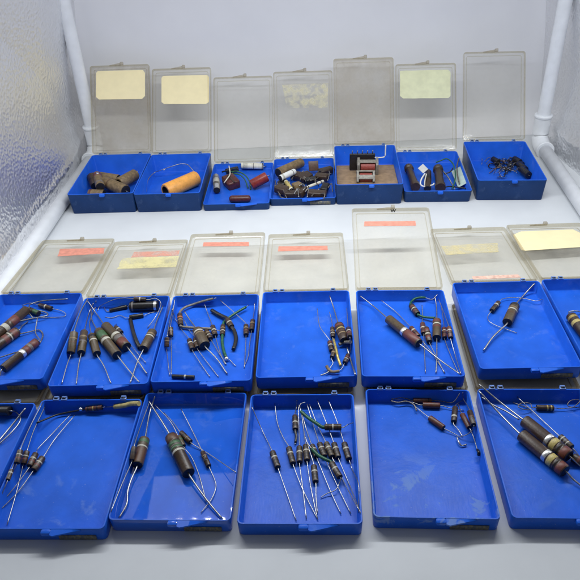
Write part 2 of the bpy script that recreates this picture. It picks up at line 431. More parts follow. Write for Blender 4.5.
LATCH = clear_plastic('latch_plastic', (0.86, 0.83, 0.76), 0.45, 2.0)
def rect(x0, y0, x1, y1, ch=0.0, jit=0.0):
    if ch: P = [(x0 + ch, y0), (x1 - ch, y0), (x1, y0 + ch), (x1, y1 - ch), (x1 - ch, y1), (x0 + ch, y1), (x0, y1 - ch), (x0, y0 + ch)]
    else: P = [(x0, y0), (x1, y0), (x1, y1), (x0, y1)]
    return [(a + random.uniform(-jit, jit), b + random.uniform(-jit, jit)) for a, b in P]
def strip(x0, x1, y, h, seed=0):
    n = 16; top = []; bot = []
    for k in range(n + 1):
        x = x0 + (x1 - x0) * k / n
        bot.append((x, y - h / 2 + .04 * noise.noise(Vector((x * 2, seed, 0)))))
        top.append((x, y + h / 2 + .05 * noise.noise(Vector((x * 2, seed, 5)))))
    return bot + top[::-1]
m, nt, N_, L_, b_ = new('worn_printed_label')
cr_, nz_ = noise_ramp(nt, 1.6, (.085, .095, .13), (.24, .215, .13), .40, .68, 5, sc3=(5.5, 1, 2.2))
L_.new(cr_.outputs[0], b_.inputs['Base Color']); b_.inputs['Roughness'].default_value = .6
WORN = m
K = clear_plastic
lidsM = {}
FZ, MZ = 0.0, 0.86
GF, GM, GB = 'open blue boxes in the front row', 'open blue boxes in the middle row', 'open blue boxes in the back row'
def lid_matrix(key):
    t, h, lo, z0, ph = BOXES[key]
    return Matrix.Translation(t.location) @ t.rotation_euler.to_matrix().to_4x4() @ Matrix.Translation(lo.location) @ lo.rotation_euler.to_matrix().to_4x4()
def lid_pt(key, px, py, zl):
    Mi = lid_matrix(key).inverted()
    o = Mi @ Vector((0, 0, CAM_H)); d = (Mi.to_3x3() @ (fw * F_PX + rt * (px - 290) + up * (290 - py)))
    t = (zl - o.z) / d.z; q = o + d * t
    return (max(-W / 2 + .15, min(W / 2 - .15, q.x)), max(.3, min(D - .1, q.y)))
def sticker(key, name, mat, pix, ch=0, outside=False, wavy=0.0):
    zl = -LID_H + 0.112 if not outside else -LID_H - .016
    poly = [lid_pt(key, a, b, zl) for a, b in pix]
    if wavy:
        out = []
        for i in range(len(poly)):
            a, b = Vector(poly[i]), Vector(poly[(i + 1) % len(poly)])
            for k in range(8):
                q = a.lerp(b, k / 8); out.append((q.x + wavy * noise.noise(Vector((q.x * 2, q.y * 2, 3))), q.y + wavy * noise.noise(Vector((q.x * 2, q.y * 2, 9)))))
        poly = out
    bm = bmesh.new()
    v0 = [bm.verts.new((a, b, zl)) for a, b in poly]; v1 = [bm.verts.new((a, b, zl + .014)) for a, b in poly]
    bm.faces.new(v1); bm.faces.new(v0[::-1])
    for k in range(len(poly)): bm.faces.new((v0[k], v0[(k + 1) % len(poly)], v1[(k + 1) % len(poly)], v1[k]))
    return link(name, mesh_of(bm), mat, BOXES[key][2], smooth=False)

# front-row boxes: their lids lie folded right back under the middle row
FD = [('F1', -22.02, 28.54, -2.9, 'shallow blue box in the front row cut off by the left edge, thick black part', .02),
      ('F2', -14.55, 28.452, -2.97, 'scuffed shallow blue box holding four slim banded resistors and a yellow sleeved wire', .22),
      ('F3', -7.261, 28.638, -3.58, 'shallow blue box holding two fat green-banded resistors and three tiny ones', .02),
      ('F4', 0.213, 27.992, -3.18, 'shallow blue box with a fan of small resistors and two green sleeved leads', .10),
      ('F5', 8.127, 27.954, -4.4, 'stained shallow blue box with small dark red-brown resistors tangled in its far corner', .45),
      ('F6', 15.869, 27.502, -3.93, 'shallow blue box holding two large brown silver-banded resistors', .10)]
for k, x, y, r, lb, sm in FD:
    make_box(k, x, y, r, FZ, HS, 182.1, lb, GF, clear_plastic('clear_lid_' + k, (.88, .86, .82), 0.13, x), sm, 0, front_label=None if k == 'F4' else WORN)
MD = [('M1', -21.35, 40.575, -2.65, 186.3, 'shallow blue box at the left end of the middle row with three fat banded resistors'),
      ('M2', -13.734, 39.514, -1.7, 185.9, 'shallow blue box holding a row of olive resistors and a glossy black tube'),
      ('M3', -6.369, 39.287, -2.32, 181.5, 'shallow blue box with a spread of small resistors, grey sleeving and black sleeving'),
      ('M4', 1.09, 39.235, -2.46, 183.6, 'shallow blue box mostly empty with one tangled bundle along its right side'),
      ('M5', 8.669, 38.782, -3.95, 168.9, 'shallow blue box with a long silver-banded resistor lying diagonally, lid propped up'),
      ('M6', 16.876, 39.218, -2.21, 186.1, 'shallow blue box holding one fat and one thin resistor with curved leads'),
      ('M7', 24.33, 39.221, -2.02, 184.4, 'shallow blue box cut off by the right edge, cream sticker on lid')]
for k, x, y, r, a, lb in MD:
    make_box(k, x, y, r, MZ, HS, a, lb, GM, clear_plastic('clear_lid_' + k, (.975, .965, .935), 0.11, x, (.86, .82, .72)), .0, 0, front_label=WORN, tilt=1.0 if k in ('M1', 'M2', 'M6') else 0)
LAB = {}
BD = [('B1', -19.631, 68.9, -2.26, 2.40, 124.3, 'deep blue box holding a heap of brown tubular capacitors, cream sticker on lid', None, .22),
      ('B2', -12.466, 68.525, -2.54, 2.26, 130.5, 'deep blue box holding one large orange tube, cream sticker on lid', None, .22),
      ('B3', -5.119, 68.196, -2.82, .84, 128.4, 'shallow blue box with a red tube, cream tube and maroon block', None, .08),
      ('B4', 2.113, 68.631, -3.21, .89, 126.4, 'shallow blue box crammed with brown capacitors and one white tube', 1, .2),
      ('B5', 9.286, 68.09, -3.81, 2.43, 128.6, 'deep blue box lined with brown cardboard under a red wound coil', None, .22),
      ('B6', 16.658, 67.859, -4.35, 1.40, 127.2, 'medium-deep blue box with dark ribbed tubes and a pale green card', None, .1),
      ('B7', 24.425, 67.532, -5.39, 2.43, 125.8, 'deep blue box at the right end with a small tangle of fine wires', None, .08)]
for k, x, y, r, h, a, lb, fl, shd in BD:
    dirt = {'B1': .19, 'B5': .19, 'B4': .07}.get(k, .035)
    make_box(k, x, y, r, FZ, h, a, lb, GB, clear_plastic('clear_lid_' + k, (.975, .97, .95), dirt, x, (.50, .43, .33) if k in ('B1', 'B5') else (.66, .62, .55)), 0, shd, front_label=WORN if fl else None)
# stickers, tape and gum left on the lids
sticker('B1', 'sticker', CREAM, [(98, 71), (143, 70), (145, 73), (145, 96), (142, 99), (99, 99.5), (96, 97), (96, 73)], outside=False)
sticker('B2', 'sticker', CREAM, [(163, 76), (207, 75), (209, 77), (209, 102), (206, 104), (164, 104), (161.5, 102), (161.5, 78)], outside=False)
sticker('B6', 'sticker', PALEG, [(400, 71), (448, 69.5), (450.5, 72), (450.5, 96), (448, 98), (403, 98.5), (400, 96)], outside=False, wavy=.05)
sticker('B4', 'gum_residue', residue('yellow_gum_residue', (.80, .74, .48), 3, .57, 1.3), [(282, 85), (328, 83), (328, 108), (287, 108)])
sticker('M1', 'red_tape', REDS, [(60, 249), (104.5, 248), (103.5, 253.5), (57.5, 256.5)], wavy=.06)
sticker('M2', 'red_tape', residue('worn_red_tape', (.80, .36, .26), 8, .44, 1.4), [(134, 252), (180, 250.5), (178, 255.5), (131, 257.5)], wavy=.08)
sticker('M2', 'gum_residue', residue('yellow_label_residue', (.82, .74, .38), 5, .42, .9), [(123, 258), (179, 256), (176, 267), (117, 269)], wavy=.1)
sticker('M3', 'red_tape', REDS, [(203.5, 242.4), (249, 242), (249, 246), (203, 246.4)], wavy=.03)
sticker('M4', 'red_tape', REDS, [(278.5, 246.5), (327.5, 245.8), (327.8, 250), (278, 251.3)], wavy=.03)
sticker('M5', 'red_tape', REDS, [(364.5, 221.5), (415.5, 221), (416, 225.8), (364, 226.2)], wavy=.02)
sticker('M6', 'gum_residue', residue('tan_gum_residue', (.74, .64, .34), 11, .48, 1.2), [(441, 246), (497, 243), (499, 252), (446, 255)], wavy=.1)
sticker('M6', 'red_tape', PINK, [(472, 276.5), (518, 274.5), (521, 277.5), (473, 279.5)])
sticker('M7', 'sticker', CREAM, [(513, 235), (521, 231.5), (573, 229.5), (590, 236), (590, 246.5), (525, 250.8), (521, 250)])
# handwritten mark on the end wall of the propped lid
cu = bpy.data.curves.new('mark', 'FONT'); cu.body = 'W'; cu.size = .46; cu.extrude = .005; cu.offset = .022
to = bpy.data.objects.new('mark_source', cu); C.objects.link(to)
dg = bpy.context.evaluated_depsgraph_get(); me = bpy.data.meshes.new_from_object(to.evaluated_get(dg))
bpy.data.objects.remove(to)
mk = link('ink_mark', me, INK, BOXES['M5'][2], smooth=False)
mk.location = (.05, D - .03, -.40); mk.rotation_euler = (R(90), 0, 0)

# ------------------------------------------------------------------ small parts in the boxes
def S(mat, pts, wpx=3.5): return ('sleeve', mat, wpx, pts)
FLOORZ = {}
for k, (t, h, lo, z0, ph) in BOXES.items(): FLOORZ[k] = z0 + 0.115
def inside(box, P, r):
    t, h, lo, z0, ph = BOXES[box]
    Mi = (Matrix.Translation(t.location) @ t.rotation_euler.to_matrix().to_4x4()).inverted()
    d = (Vector((0, 0, CAM_H)) - P).normalized(); P = P.copy()
    lx, ly = W / 2 - .16 - r, D / 2 - .16 - r
    for k in range(60):
        q = Mi @ P
        if (abs(q.x) <= lx and abs(q.y) <= ly) or q.z > h + r + .02: break
        P += d * .04
    return P
def comp(box, ax, ay, bx, by, wpx, kind, bands, la, lb, label, group=None, dz=0.0, dzb=None, name='resistor', cat='resistor',
         wr=None, prof='res', lead=None, z_abs=None, twist=False):
    z0 = FLOORZ[box] + dz
    dzb = dz if dzb is None else dzb
    z1 = FLOORZ[box] + dzb
    P0 = at((ax + bx) / 2, (ay + by) / 2, z0 + .3); sc_ = px_size(P0)
    r = wpx / sc_ / 2
    A = at(ax, ay, z0 + r); B = at(bx, by, z1 + r)
    if ax > 2: A = inside(box, A, r * .9)
    if bx < 578: B = inside(box, B, r * .9)
    org = (A + B) / 2; org.z = min(z0, z1)
    t = thing(name, org, label, cat, group)
    ln = (B - A).length
    e = min(.10, .16 * r / ln)
    mats = [BODY[kind]]; idx = []
    prof_pts = [(.01, r * .22), (0.0, r * .84), (e * .4, r * .95), (e * 1.3, r)]
    cuts = []
    for c, t0, t1 in bands: cuts.append((t0, t1, c))
    cuts.sort()
    mats.append(BAND['k']); mlist = [1, 1, 0]
    pos = e * 1.3
    for t0, t1, c in cuts:
        if BAND[c] not in mats: mats.append(BAND[c])
        mi = mats.index(BAND[c])
        t0 = max(t0, pos + .002); t1 = min(t1, 1 - e * 1.3 - .001)
        prof_pts.append((t0, r)); mlist.append(0)
        prof_pts.append((t0 + .002, r * 1.012)); mlist.append(mi)
        prof_pts.append((t1, r * 1.012)); mlist.append(mi)
        prof_pts.append((t1 + .002, r)); mlist.append(0); pos = t1 + .002
    prof_pts += [(1 - e * 1.3, r), (1 - e * .4, r * .95), (1, r * .84), (.99, r * .22)]
    mlist += [0, 0, 1, 1]
    mlist = mlist[:len(prof_pts) - 1]
    if prof == 'hollow':          # an open-ended tube, its end recessed
        prof_pts = [(.08, 0.02), (.08, r * .62), (0, r * .70), (0, r * .92), (.03, r), (.97, r), (1, r * .9), (1, r * .3)]
        if BODY['black'] not in mats: mats.append(BODY['black'])
        mlist = [mats.index(BODY['black'])] * 2 + [0] * 5
    if prof == 'pill':
        prof_pts = [(0, .01)] + [(.14 * (1 - math.cos(a)), r * math.sin(a)) for a in (.4, .8, 1.2, 1.57)] + [(1 - .14 * (1 - math.cos(a)), r * math.sin(a)) for a in (1.57, 1.2, .8, .4)] + [(1, .01)]
        mlist = [0] * (len(prof_pts) - 1)
        if bands:
            if BAND[bands[0][0]] not in mats: mats.append(BAND[bands[0][0]])
    if prof == 'collar':
        prof_pts = [(0, r * .4), (0, r * 1.1), (.10, r * 1.15), (.12, r * .86), (.30, r * .84), (.32, r * .95), (.5, r * .84), (.7, r * .95), (.86, r * .86), (.88, r * 1.15), (1, r * 1.1), (1, r * .4)]
        mlist = [0] * (len(prof_pts) - 1)
    me = lathe(A, B, prof_pts, 24, mlist)
    o = link('body', me, mats, t, origin=org); sharp(o, 40)
    wrad = wr or max(.030, min(.052, r * .14))
    for start, inner, path, zs in ((A, B, la, z0), (B, A, lb, z1)):
        if not path: continue
        cur = start + (inner - start) * .06
        first = True
        for seg in (path if isinstance(path, list) and path and (isinstance(path[0], list) or (isinstance(path[0], tuple) and path[0][0] == 'sleeve')) else [path]):
            if isinstance(seg, tuple): _, mt, wp, pts = seg
            else: mt, wp, pts = None, None, seg
            out = [cur]; n = len(pts)
            for i, q in enumerate(pts):
                rad = wrad if mt is None else wp / sc_ / 2
                if len(q) > 2: z = FLOORZ[box] + q[2]
                else:
                    f = (i + 1) / n; z = (cur.z) * (1 - f) + (FLOORZ[box] + rad + .05) * f
                q3 = at(q[0], q[1], z)
                out.append(inside(box, q3, rad) if 2 < q[0] < 578 else q3)
            if first:
                d = (start - inner).normalized(); out.insert(1, start + d * min(.25, (out[1] - start).length * .3))
            first = False
            if mt is None:
                # real leads are never dead straight
                if len(out) <= 3 and (out[-1] - out[0]).length > 1.2:
                    mid = (out[-2] + out[-1]) / 2 + Vector((random.uniform(-.07, .07), random.uniform(-.05, .05), .02)); out.insert(-1, mid)
                link('lead', wire_mesh(out, wrad), lead or WIRE, t, origin=org)
            else:
                link('sleeve', wire_mesh(out, wp / sc_ / 2, 10), BODY[mt], t, origin=org)
            cur = out[-1]
    return t
def wire(box, pts, label, wpx=1.3, mat=None, z=.12, group=None, name='wire', cat='wire'):
    P = [at(q[0], q[1], FLOORZ[box] + (q[2] if len(q) > 2 else z)) for q in pts]
    rad = wpx / px_size(P[0]) / 2
    P = [inside(box, p, rad) if 2 < q[0] < 578 else p for p, q in zip(P, pts)]
    me = wire_mesh(P, rad, 10); org = P[0].copy(); org.z = FLOORZ[box]
    o = link(name, me, mat or WIRE, origin=org); o.location = org
    return tag(o, label, cat, group)
W3 = lambda t: [('w', t, t + .10)]
exec_contents = True
# ---- middle row, first box
b = 'M1'
comp(b, -8, 339, 27, 309.5, 9.5, 'brown', [('w', .30, .40), ('r', .50, .68)], None, [(31, 304), (45, 300.5), (68, 299)], 'highest fat brown resistor at the left edge, with one long lead', 'fat banded resistors in the left middle box', dz=.3)
comp(b, -9, 350, 17.5, 331, 10, 'brown', [('r', .45, .60), ('w', .66, .70), ('r', .76, .92)], None, [[(22, 326), (28, 321.5)]], 'fat brown resistor with a thin white ring, middle one of three at the left edge', 'fat banded resistors in the left middle box')
comp(b, 3, 369, 37, 341.5, 9, 'brown', [('s', .50, .59), ('r', .61, .72), ('v', .73, .80), ('r', .81, .96)], [(0, 376)], [(35.5, 332), (37.5, 318, .5)], 'fat brown resistor with a broad silver band, lowest of three at the left edge', 'fat banded resistors in the left middle box')
comp(b, 39.5, 305, 52, 308.4, 4.5, 'brown', [('w', .45, .55)], [(30, 303), (22, 305.5)], [(62, 311), (66, 314.5), (61, 317), (40, 318), (14, 322)], 'tiny brown resistor with looping leads near the back wall of the left middle box', dz=.1)
comp(b, 28, 309, 39, 313.5, 5.5, 'dark', [('g', .55, .95)], [(22, 308)], None, 'short dark part with a green end beside the fat resistors', dz=.1, name='capacitor', cat='capacitor')
wire(b, [(23, 306, .5), (28, 312, .5), (33, 318, .4)], 'short bright straight wire crossing behind the fat resistors', 1.4)
wire(b, [(15.5, 322, .5), (30, 319, .45), (46.5, 315.7, .4), (46, 312.5, .3), (38, 310.5, .2)], 'bright wire with a hooked end lying over the green-ended part', 1.5)
wire(b, [(19, 334, .3), (29, 332, .2), (39, 330, .15), (43, 335, .15), (40, 343, .15)], 'dark wire bending round above the silver-banded resistor', 1.2, DULL)
wire(b, [(0, 357.5, .2), (9, 354.5, .2), (17, 352, .3)], 'thin dark wire stub left of the silver-banded resistor', 1.2, DULL)
# ---- middle row, second box
b = 'M2'; g = 'olive resistors standing side by side in the second middle box'
comp(b, 74.2, 332.5, 70.8, 353, 8, 'olive', [('t', .30, .36), ('b', .5, .55)], [(81, 311), (88, 299, .5)], [(67, 365), (61.7, 384)], 'olive-brown resistor leftmost of the side-by-side row, against the box wall', g)
comp(b, 84.2, 332, 81.2, 353, 8, 'olive', [('t', .28, .34), ('v', .5, .56)], [(89, 313), (93.5, 303, .5)], [(78.5, 366), (76.3, 384.5)], 'olive-brown resistor second from the left wall, without a white band', g)
comp(b, 91.8, 335.5, 97, 354, 8, 'olive', [('k', .10, .2), ('w', .30, .37)], [(89.7, 322), (95, 308), (96, 301, .5)], [(104, 366), (111, 383.5)], 'olive resistor with a thin white ring, third from the left', g)
comp(b, 98.4, 331.2, 117.2, 355.3, 10, 'olive', [('g', .12, .33), ('w', .40, .48)], [(92, 320), (91, 308, .3)], [(128, 369), (139.3, 382.5)], 'long olive resistor with green and white bands', g)
comp(b, 105.3, 325.7, 126.8, 347, 10, 'olive', [('w', .48, .56), ('v', .60, .72), ('r', .74, .95)], [(96, 313), (87.3, 300.7, .5)], [(138, 361), (147, 374)], 'long olive resistor with a broad red end', g, dz=.05)
comp(b, 152.8, 331.7, 143.6, 349.2, 9.5, 'olive', [('t', .22, .29), ('w', .34, .40), ('b', .55, .62)], [(158, 318), (163, 306, .4)], [(137, 363), (130, 383.5)], 'olive resistor alone at the right side of the second middle box')
comp(b, 130, 306.6, 158.3, 305.6, 10, 'black', [('v', .08, .14), ('s', .86, .95)], None, None, 'glossy black tube with a silver end lying along the box back', name='capacitor', cat='capacitor')
comp(b, 133.8, 298.9, 146, 299.5, 4.5, 'dark', [('w', .45, .55)], [(124, 298, .5), (113, 300, .4), (100.5, 306), (97.5, 311)], [(156, 298.5, .6), (161, 304, .7), (156, 316, .5), (147.5, 328)], 'small dark resistor perched on the glossy black tube, leads arching both ways', dz=.55)
comp(b, 109.6, 310.8, 127, 306.6, 4.2, 'black', [], [(104, 307)], [(130, 305)], 'thin black sleeved part left of the glossy black tube', name='capacitor', cat='capacitor')
comp(b, 129.5, 317.5, 143.4, 315.3, 5, 'black', [('k', .3, .5)], [(120, 315.5), (112, 317.8), (105, 317)], [(150, 313), (160, 311)], 'short black part with kinked lead below the glossy black tube', name='capacitor', cat='capacitor')
wire(b, [(130.3, 319.5, .15), (133, 331, .2), (136, 340, .3), (139.8, 348, .2)], 'length of black sleeving running down the middle of the second box', 4, BODY['black'], name='sleeving', cat='sleeving')
comp(b, 115.7, 327.4, 121.5, 333, 5, 'dark', [('w', .4, .5)], [(116.5, 324)], [(134, 349), (146, 363)], 'tiny dark resistor tucked beside the red-ended resistor', dz=.1)
# ---- middle row, third box
b = 'M3'; g = 'small brown resistors in the third middle box'
comp(b, 170.7, 327.6, 170.9, 336.5, 5, 'brown', [('t', .3, .42), ('b', .6, .7)], [(173, 312), (174.8, 299, .5)], [(171.5, 356), (171, 375.5)], 'small brown resistor against the left wall, upper of the two there', g, dz=.05)
comp(b, 167.2, 337.5, 166.8, 347, 5, 'brown', [('t', .3, .42), ('b', .6, .7)], [(170, 320), (173, 308, .4)], [(168, 362), (169.5, 375.5)], 'small brown resistor against the left wall, lower of the two there', g)
comp(b, 179.8, 314.5, 180.7, 325.5, 5.6, 'brown', [('o', .3, .42), ('t', .55, .65)], [S('grey', [(181.5, 310, .3), (186, 307, .3), (194.5, 304, .3), (206, 300.5, .4), (213, 298.8, .5)], 2.6), [(216.5, 297.9, .5)]], [S('grey', [(184, 327, .2), (196, 328, .3), (211.7, 328.8, .4)], 2.6), [(220.5, 331, .3)]], 'small brown resistor with two grey sleeved leads forming an arch', dz=.1)
comp(b, 197.3, 330.5, 205, 345.8, 11, 'olive', [('w', .18, .25), ('t', .32, .38)], [(190, 320), (184.5, 311.5, .4)], [(217, 359), (227.3, 374)], 'fat short olive resistor at the centre of the fan in the third box')
comp(b, 189.3, 340, 192.4, 349.5, 5.5, 'brown', [('w', .35, .45), ('b', .6, .7)], [(182, 330), (176, 320), (172, 309, .3)], [(201, 364), (210, 377)], 'small brown resistor left of the fat one, first of the pair', g)
comp(b, 195.3, 339, 197.6, 348, 5.5, 'brown', [('w', .35, .45), ('b', .6, .7)], [(190, 331), (184, 320, .3)], [(207, 362), (218.6, 377)], 'small brown resistor touching the fat one on its left', g)
comp(b, 206.2, 331, 210.6, 339, 5.5, 'brown', [('t', .3, .4), ('w', .6, .68)], None, [(219, 353), (226.4, 364.5)], 'small brown resistor touching the fat one on its right', g)
comp(b, 212.6, 326.5, 215.2, 335.5, 5.5, 'brown', [('w', .45, .55), ('t', .75, .8)], [(208, 314), (204.5, 304, .4)], [(220, 352.4), (225.5, 364.5)], 'small brown resistor with a long lead rising towards the hinge', g)
comp(b, 223, 325.7, 222.4, 335.2, 5.2, 'brown', [('t', .3, .4), ('w', .6, .68)], [S('green', [(225.5, 320.5, .2), (235, 313.5, .3), (246, 307, .35)], 2.8), [(249, 305, .35)]], [S('green', [(222.3, 343, .15), (223.8, 350.7), (226, 357)], 3), [(231, 361), (236, 366)]], 'small brown resistor with green sleeving on both leads, solder blob below')
comp(b, 227.3, 319.5, 231.7, 327, 6, 'brown', [('w', .45, .55)], [S('black', [(223, 316.5, .25), (218, 314), (211.7, 310.2)], 4), [(210.8, 309.9)]], [S('black', [(234.3, 331), (235.9, 337), (235.5, 343), (233.3, 349.5)], 4)], 'small brown resistor with thick black sleeving on both leads', dz=.1)
comp(b, 246, 325.5, 246, 335, 5.2, 'brown', [('t', .3, .42), ('r', .6, .7)], [(236, 314, .3), (220.3, 300.3, .5)], [(245.5, 350), (244.3, 368)], 'small brown resistor with a lead reaching diagonally up left, near the right wall', g)
comp(b, 252.8, 320.5, 251.6, 330.4, 5.2, 'brown', [('t', .3, .42), ('b', .6, .7)], [(254, 312), (254.7, 303, .4)], [(249.5, 345), (248, 357), (244, 366.5)], 'small brown resistor closest to the right wall of the third box', g)
comp(b, 172, 376.3, 194.5, 377.2, 4.2, 'black', [('w', .55, .62)], None, None, 'flat black stick with a small white mark beside the front rim', name='capacitor', cat='capacitor')
bm = bmesh.new(); bmesh.ops.create_uvsphere(bm, u_segments=14, v_segments=10, radius=.17)
q = at(226.6, 358.6, FLOORZ[b] + .2); o = link('solder_blob', mesh_of(bm), SOLDER); o.location = q; o.scale = (1, 1.1, .9)
tag(o, 'bright silver solder blob at the end of the green sleeving', 'solder blob')
# ---- middle row, fourth box
b = 'M4'; g = 'small brown resistors in the tangled bundle'
comp(b, 338.8, 325, 344.6, 341, 9.5, 'brown', [('r', .1, .2), ('y', .33, .39), ('b', .5, .55), ('t', .62, .68)], [(334, 309), (329.7, 296, .5)], [(347, 344)], 'fattest resistor in the tangled bundle, brown with a thin yellow ring', dz=.15)
comp(b, 332.4, 328, 332.8, 337.5, 4.8, 'dark', [('t', .35, .45), ('w', .6, .68)], [(331.5, 320), (329.5, 312, .3)], [(333.2, 342)], 'small dark resistor left of the fattest one in the bundle', g, dz=.1)
comp(b, 329.8, 342, 331.8, 351, 5.4, 'brown', [('r', .12, .25), ('w', .4, .5), ('k', .6, .7)], [(325, 334, .35), (319.5, 325.5, .4), (317.2, 308.6, .5)], [(331.5, 356), (332, 360)], 'small brown resistor with a bright bent lead, leftmost in the bundle', g)
comp(b, 348.3, 328.6, 349.8, 337.2, 5.2, 'brown', [('w', .35, .45), ('r', .6, .72)], [(347.5, 318), (346.7, 308, .4)], [(350.6, 346), (350.5, 353)], 'small brown resistor touching the right wall beside the bundle', g)
comp(b, 348.3, 355, 344.6, 363, 5, 'brown', [('r', .3, .42), ('w', .55, .62)], [(350, 350)], [(341.5, 369), (338.5, 371)], 'small brown resistor low in the bundle near the front right', g)
wire(b, [(333.5, 339.5, .5), (336, 349, .5), (338, 358, .4), (340.8, 366, .2)], 'dull yellow sleeve slanting down through the bundle', 2.8, BODY['brass'], name='sleeving', cat='sleeving')
wire(b, [(339, 344.5, .3), (344, 342.5, .35), (350.5, 342, .3)], 'short grey sleeve bent across below the fattest resistor', 3.4, BODY['grey'], name='sleeving', cat='sleeving')
wire(b, [(347.2, 348, .3), (351, 361, .2), (355.3, 374.6, .12)], 'bright straight wire slanting along the right wall of the tangled box', 1.7)
wire(b, [(326.5, 366, .35), (329, 370, .25), (333, 372, .2), (339.5, 371, .25)], 'brown twisted sleeve curling at the bottom of the bundle', 3.2, BODY['tan'], name='sleeving', cat='sleeving')
wire(b, [(320.5, 375.5, .12), (326, 373.5, .15), (331, 370.5, .2)], 'short bright wire end beside the front rim', 1.8)
comp(b, 334.5, 350.5, 332, 357.5, 5, 'brown', [('t', .3, .5)], [(335.5, 346)], [(333, 363), (330, 368), (328, 372)], 'small tan-banded resistor in the middle of the bundle', g, dz=.1)
# ---- middle row, fifth box
b = 'M5'; g = 'small red-brown resistors in the fifth middle box'
comp(b, 388.3, 318.8, 419.2, 343.6, 9.6, 'olive', [('s', .50, .58), ('r', .60, .96)], [(372, 305), (360, 296, .6)], [(440, 360), (460.6, 374.6)], 'long olive resistor with silver band and deep red end lying diagonally', dz=.12)
comp(b, 411, 327.6, 418.6, 336.5, 5, 'redbrown', [('w', .3, .4), ('k', .6, .68)], [(396, 312), (381.5, 300.5, .3)], [(432, 353), (445, 373)], 'small red-brown resistor half hidden behind the long diagonal one', g)
comp(b, 422.4, 323.6, 423.5, 333.6, 5, 'redbrown', [('w', .45, .55), ('k', .7, .78)], [(422.4, 315), (422, 305, .3)], [(424.5, 352), (425.4, 373)], 'small red-brown resistor standing just right of the diagonal one', g)
comp(b, 426.2, 328.4, 429.5, 342, 6, 'brown', [('r', .12, .3), ('w', .45, .53), ('r', .65, .8)], [(424, 322)], [(436, 356), (444.4, 373)], 'small brown resistor left of the stout one, with two red bands', g)
comp(b, 436.8, 320.5, 436.8, 338, 8.5, 'olive', [('r', .08, .2), ('w', .28, .34), ('r', .40, .50)], [(436.5, 307), (434.8, 296, .5)], [(436.8, 357), (435.9, 373)], 'stout olive resistor with red bands upright among the small ones')
comp(b, 444.2, 328.4, 444.8, 338, 5, 'redbrown', [('w', .3, .38), ('k', .55, .65)], [(443, 317), (441, 304, .3)], [(451, 356), (458.6, 373)], 'small red-brown resistor right of the stout one', g)
comp(b, 448.8, 327.4, 450.6, 338, 5, 'redbrown', [('w', .3, .38), ('k', .55, .65)], [(444, 313), (438.5, 299, .5)], [(455.5, 356), (461, 374)], 'small red-brown resistor nearest the right wall of the fifth box', g)
comp(b, 411.2, 305.6, 417.8, 314.2, 6, 'dark', [('r', .2, .3), ('w', .42, .5), ('r', .65, .75)], [S('green', [(411.2, 302, .2), (414.5, 299, .25), (419.5, 297.6, .3), (425.4, 297.6, .3)], 2.4), [(429, 299, .3), (433, 299, .4), (437.5, 294.5, .6)]], [S('green', [(421, 316, .2), (426, 317.3, .25), (435, 317.8, .4)], 2.4), [(438, 318, .4)]], 'dark resistor with green sleeved leads bent into a ring')
# ---- middle row, sixth and seventh boxes
b = 'M6'
comp(b, 515, 305.6, 507.2, 322.6, 9.8, 'olive', [('k', .02, .14), ('t', .24, .30), ('w', .34, .40), ('b', .55, .6)], [(524, 295), (534.6, 283.6, .5)], [(493, 337), (483.4, 350.6)], 'fat olive resistor with thick straight leads in the near-empty box', wr=.07)
comp(b, 498.6, 302.4, 491.6, 310.8, 5, 'brown', [('w', .3, .4), ('k', .6, .7)], [(503, 298.8, .3), (511, 297.6, .3), (524, 298.4, .3), (536, 301, .4), (542, 299.3, .4)], [(487.8, 316.5, .2), (489, 321), (496, 325.5), (507, 329.5), (517, 333)], 'thin resistor with long curved leads left of the fat one', dz=.1)
b = 'M7'
comp(b, 570.8, 316, 586, 336, 10.5, 'dark', [('d', .12, .22), ('y', .35, .48)], [(569, 312), (575, 311, .4), (582, 312)], None, 'dark gold-banded resistor cut off by the right edge')
# ---- front row, first box
b = 'F1'
comp(b, -14, 410.2, 10, 411, 9.5, 'black', [('k', .4, .5)], None, [(16.5, 412.6, .3), (20.7, 418.5, .3), (17, 426, .25), (8, 436), (-3, 446)], 'thick black cylinder with a looping lead in the leftmost front box', name='capacitor', cat='capacitor')
wire(b, [(25.7, 408, .4), (13, 424, .25), (-3, 443, .12)], 'bright straight wire slanting down left in the leftmost front box', 1.7)
# ---- front row, second box
b = 'F2'; g = 'four dark brown resistors side by side'
comp(b, 20.4, 450.6, 16.8, 463.4, 6, 'brown', [('w', .32, .40), ('r', .6, .7)], [(30, 427), (42.6, 402.6, .4)], [(13.5, 470)], 'dark brown resistor leftmost of the four side by side', g, dz=.1)
comp(b, 27, 451.4, 23.4, 464, 6, 'brown', [('w', .36, .44), ('r', .6, .7)], [(34, 430), (45, 406.5, .4)], [(21, 474), (16, 494), (7, 525)], 'dark brown resistor second from left of the four side by side', g)
comp(b, 35.8, 453.8, 29.4, 466.4, 6.4, 'brown', [('w', .38, .46), ('r', .6, .7)], [(38.5, 448), (51, 435), (70.5, 414.6, .3)], [(14, 488), (-4, 509)], 'dark brown resistor third from left of the four side by side', g, dz=.08)
comp(b, 42.8, 457.6, 33.6, 470.4, 6.8, 'brown', [('w', .38, .46), ('r', .6, .7)], [(55, 439), (74.5, 415.6, .3)], [(17, 493), (-4, 514)], 'dark brown resistor rightmost of the four side by side', g)
comp(b, 11.6, 470, 7.8, 480, 4.6, 'brown', [('w', .25, .38), ('t', .9, .97)], [(14, 464)], [(0, 498), (-8, 512)], 'thin brown resistor below the four, closest to the left wall')
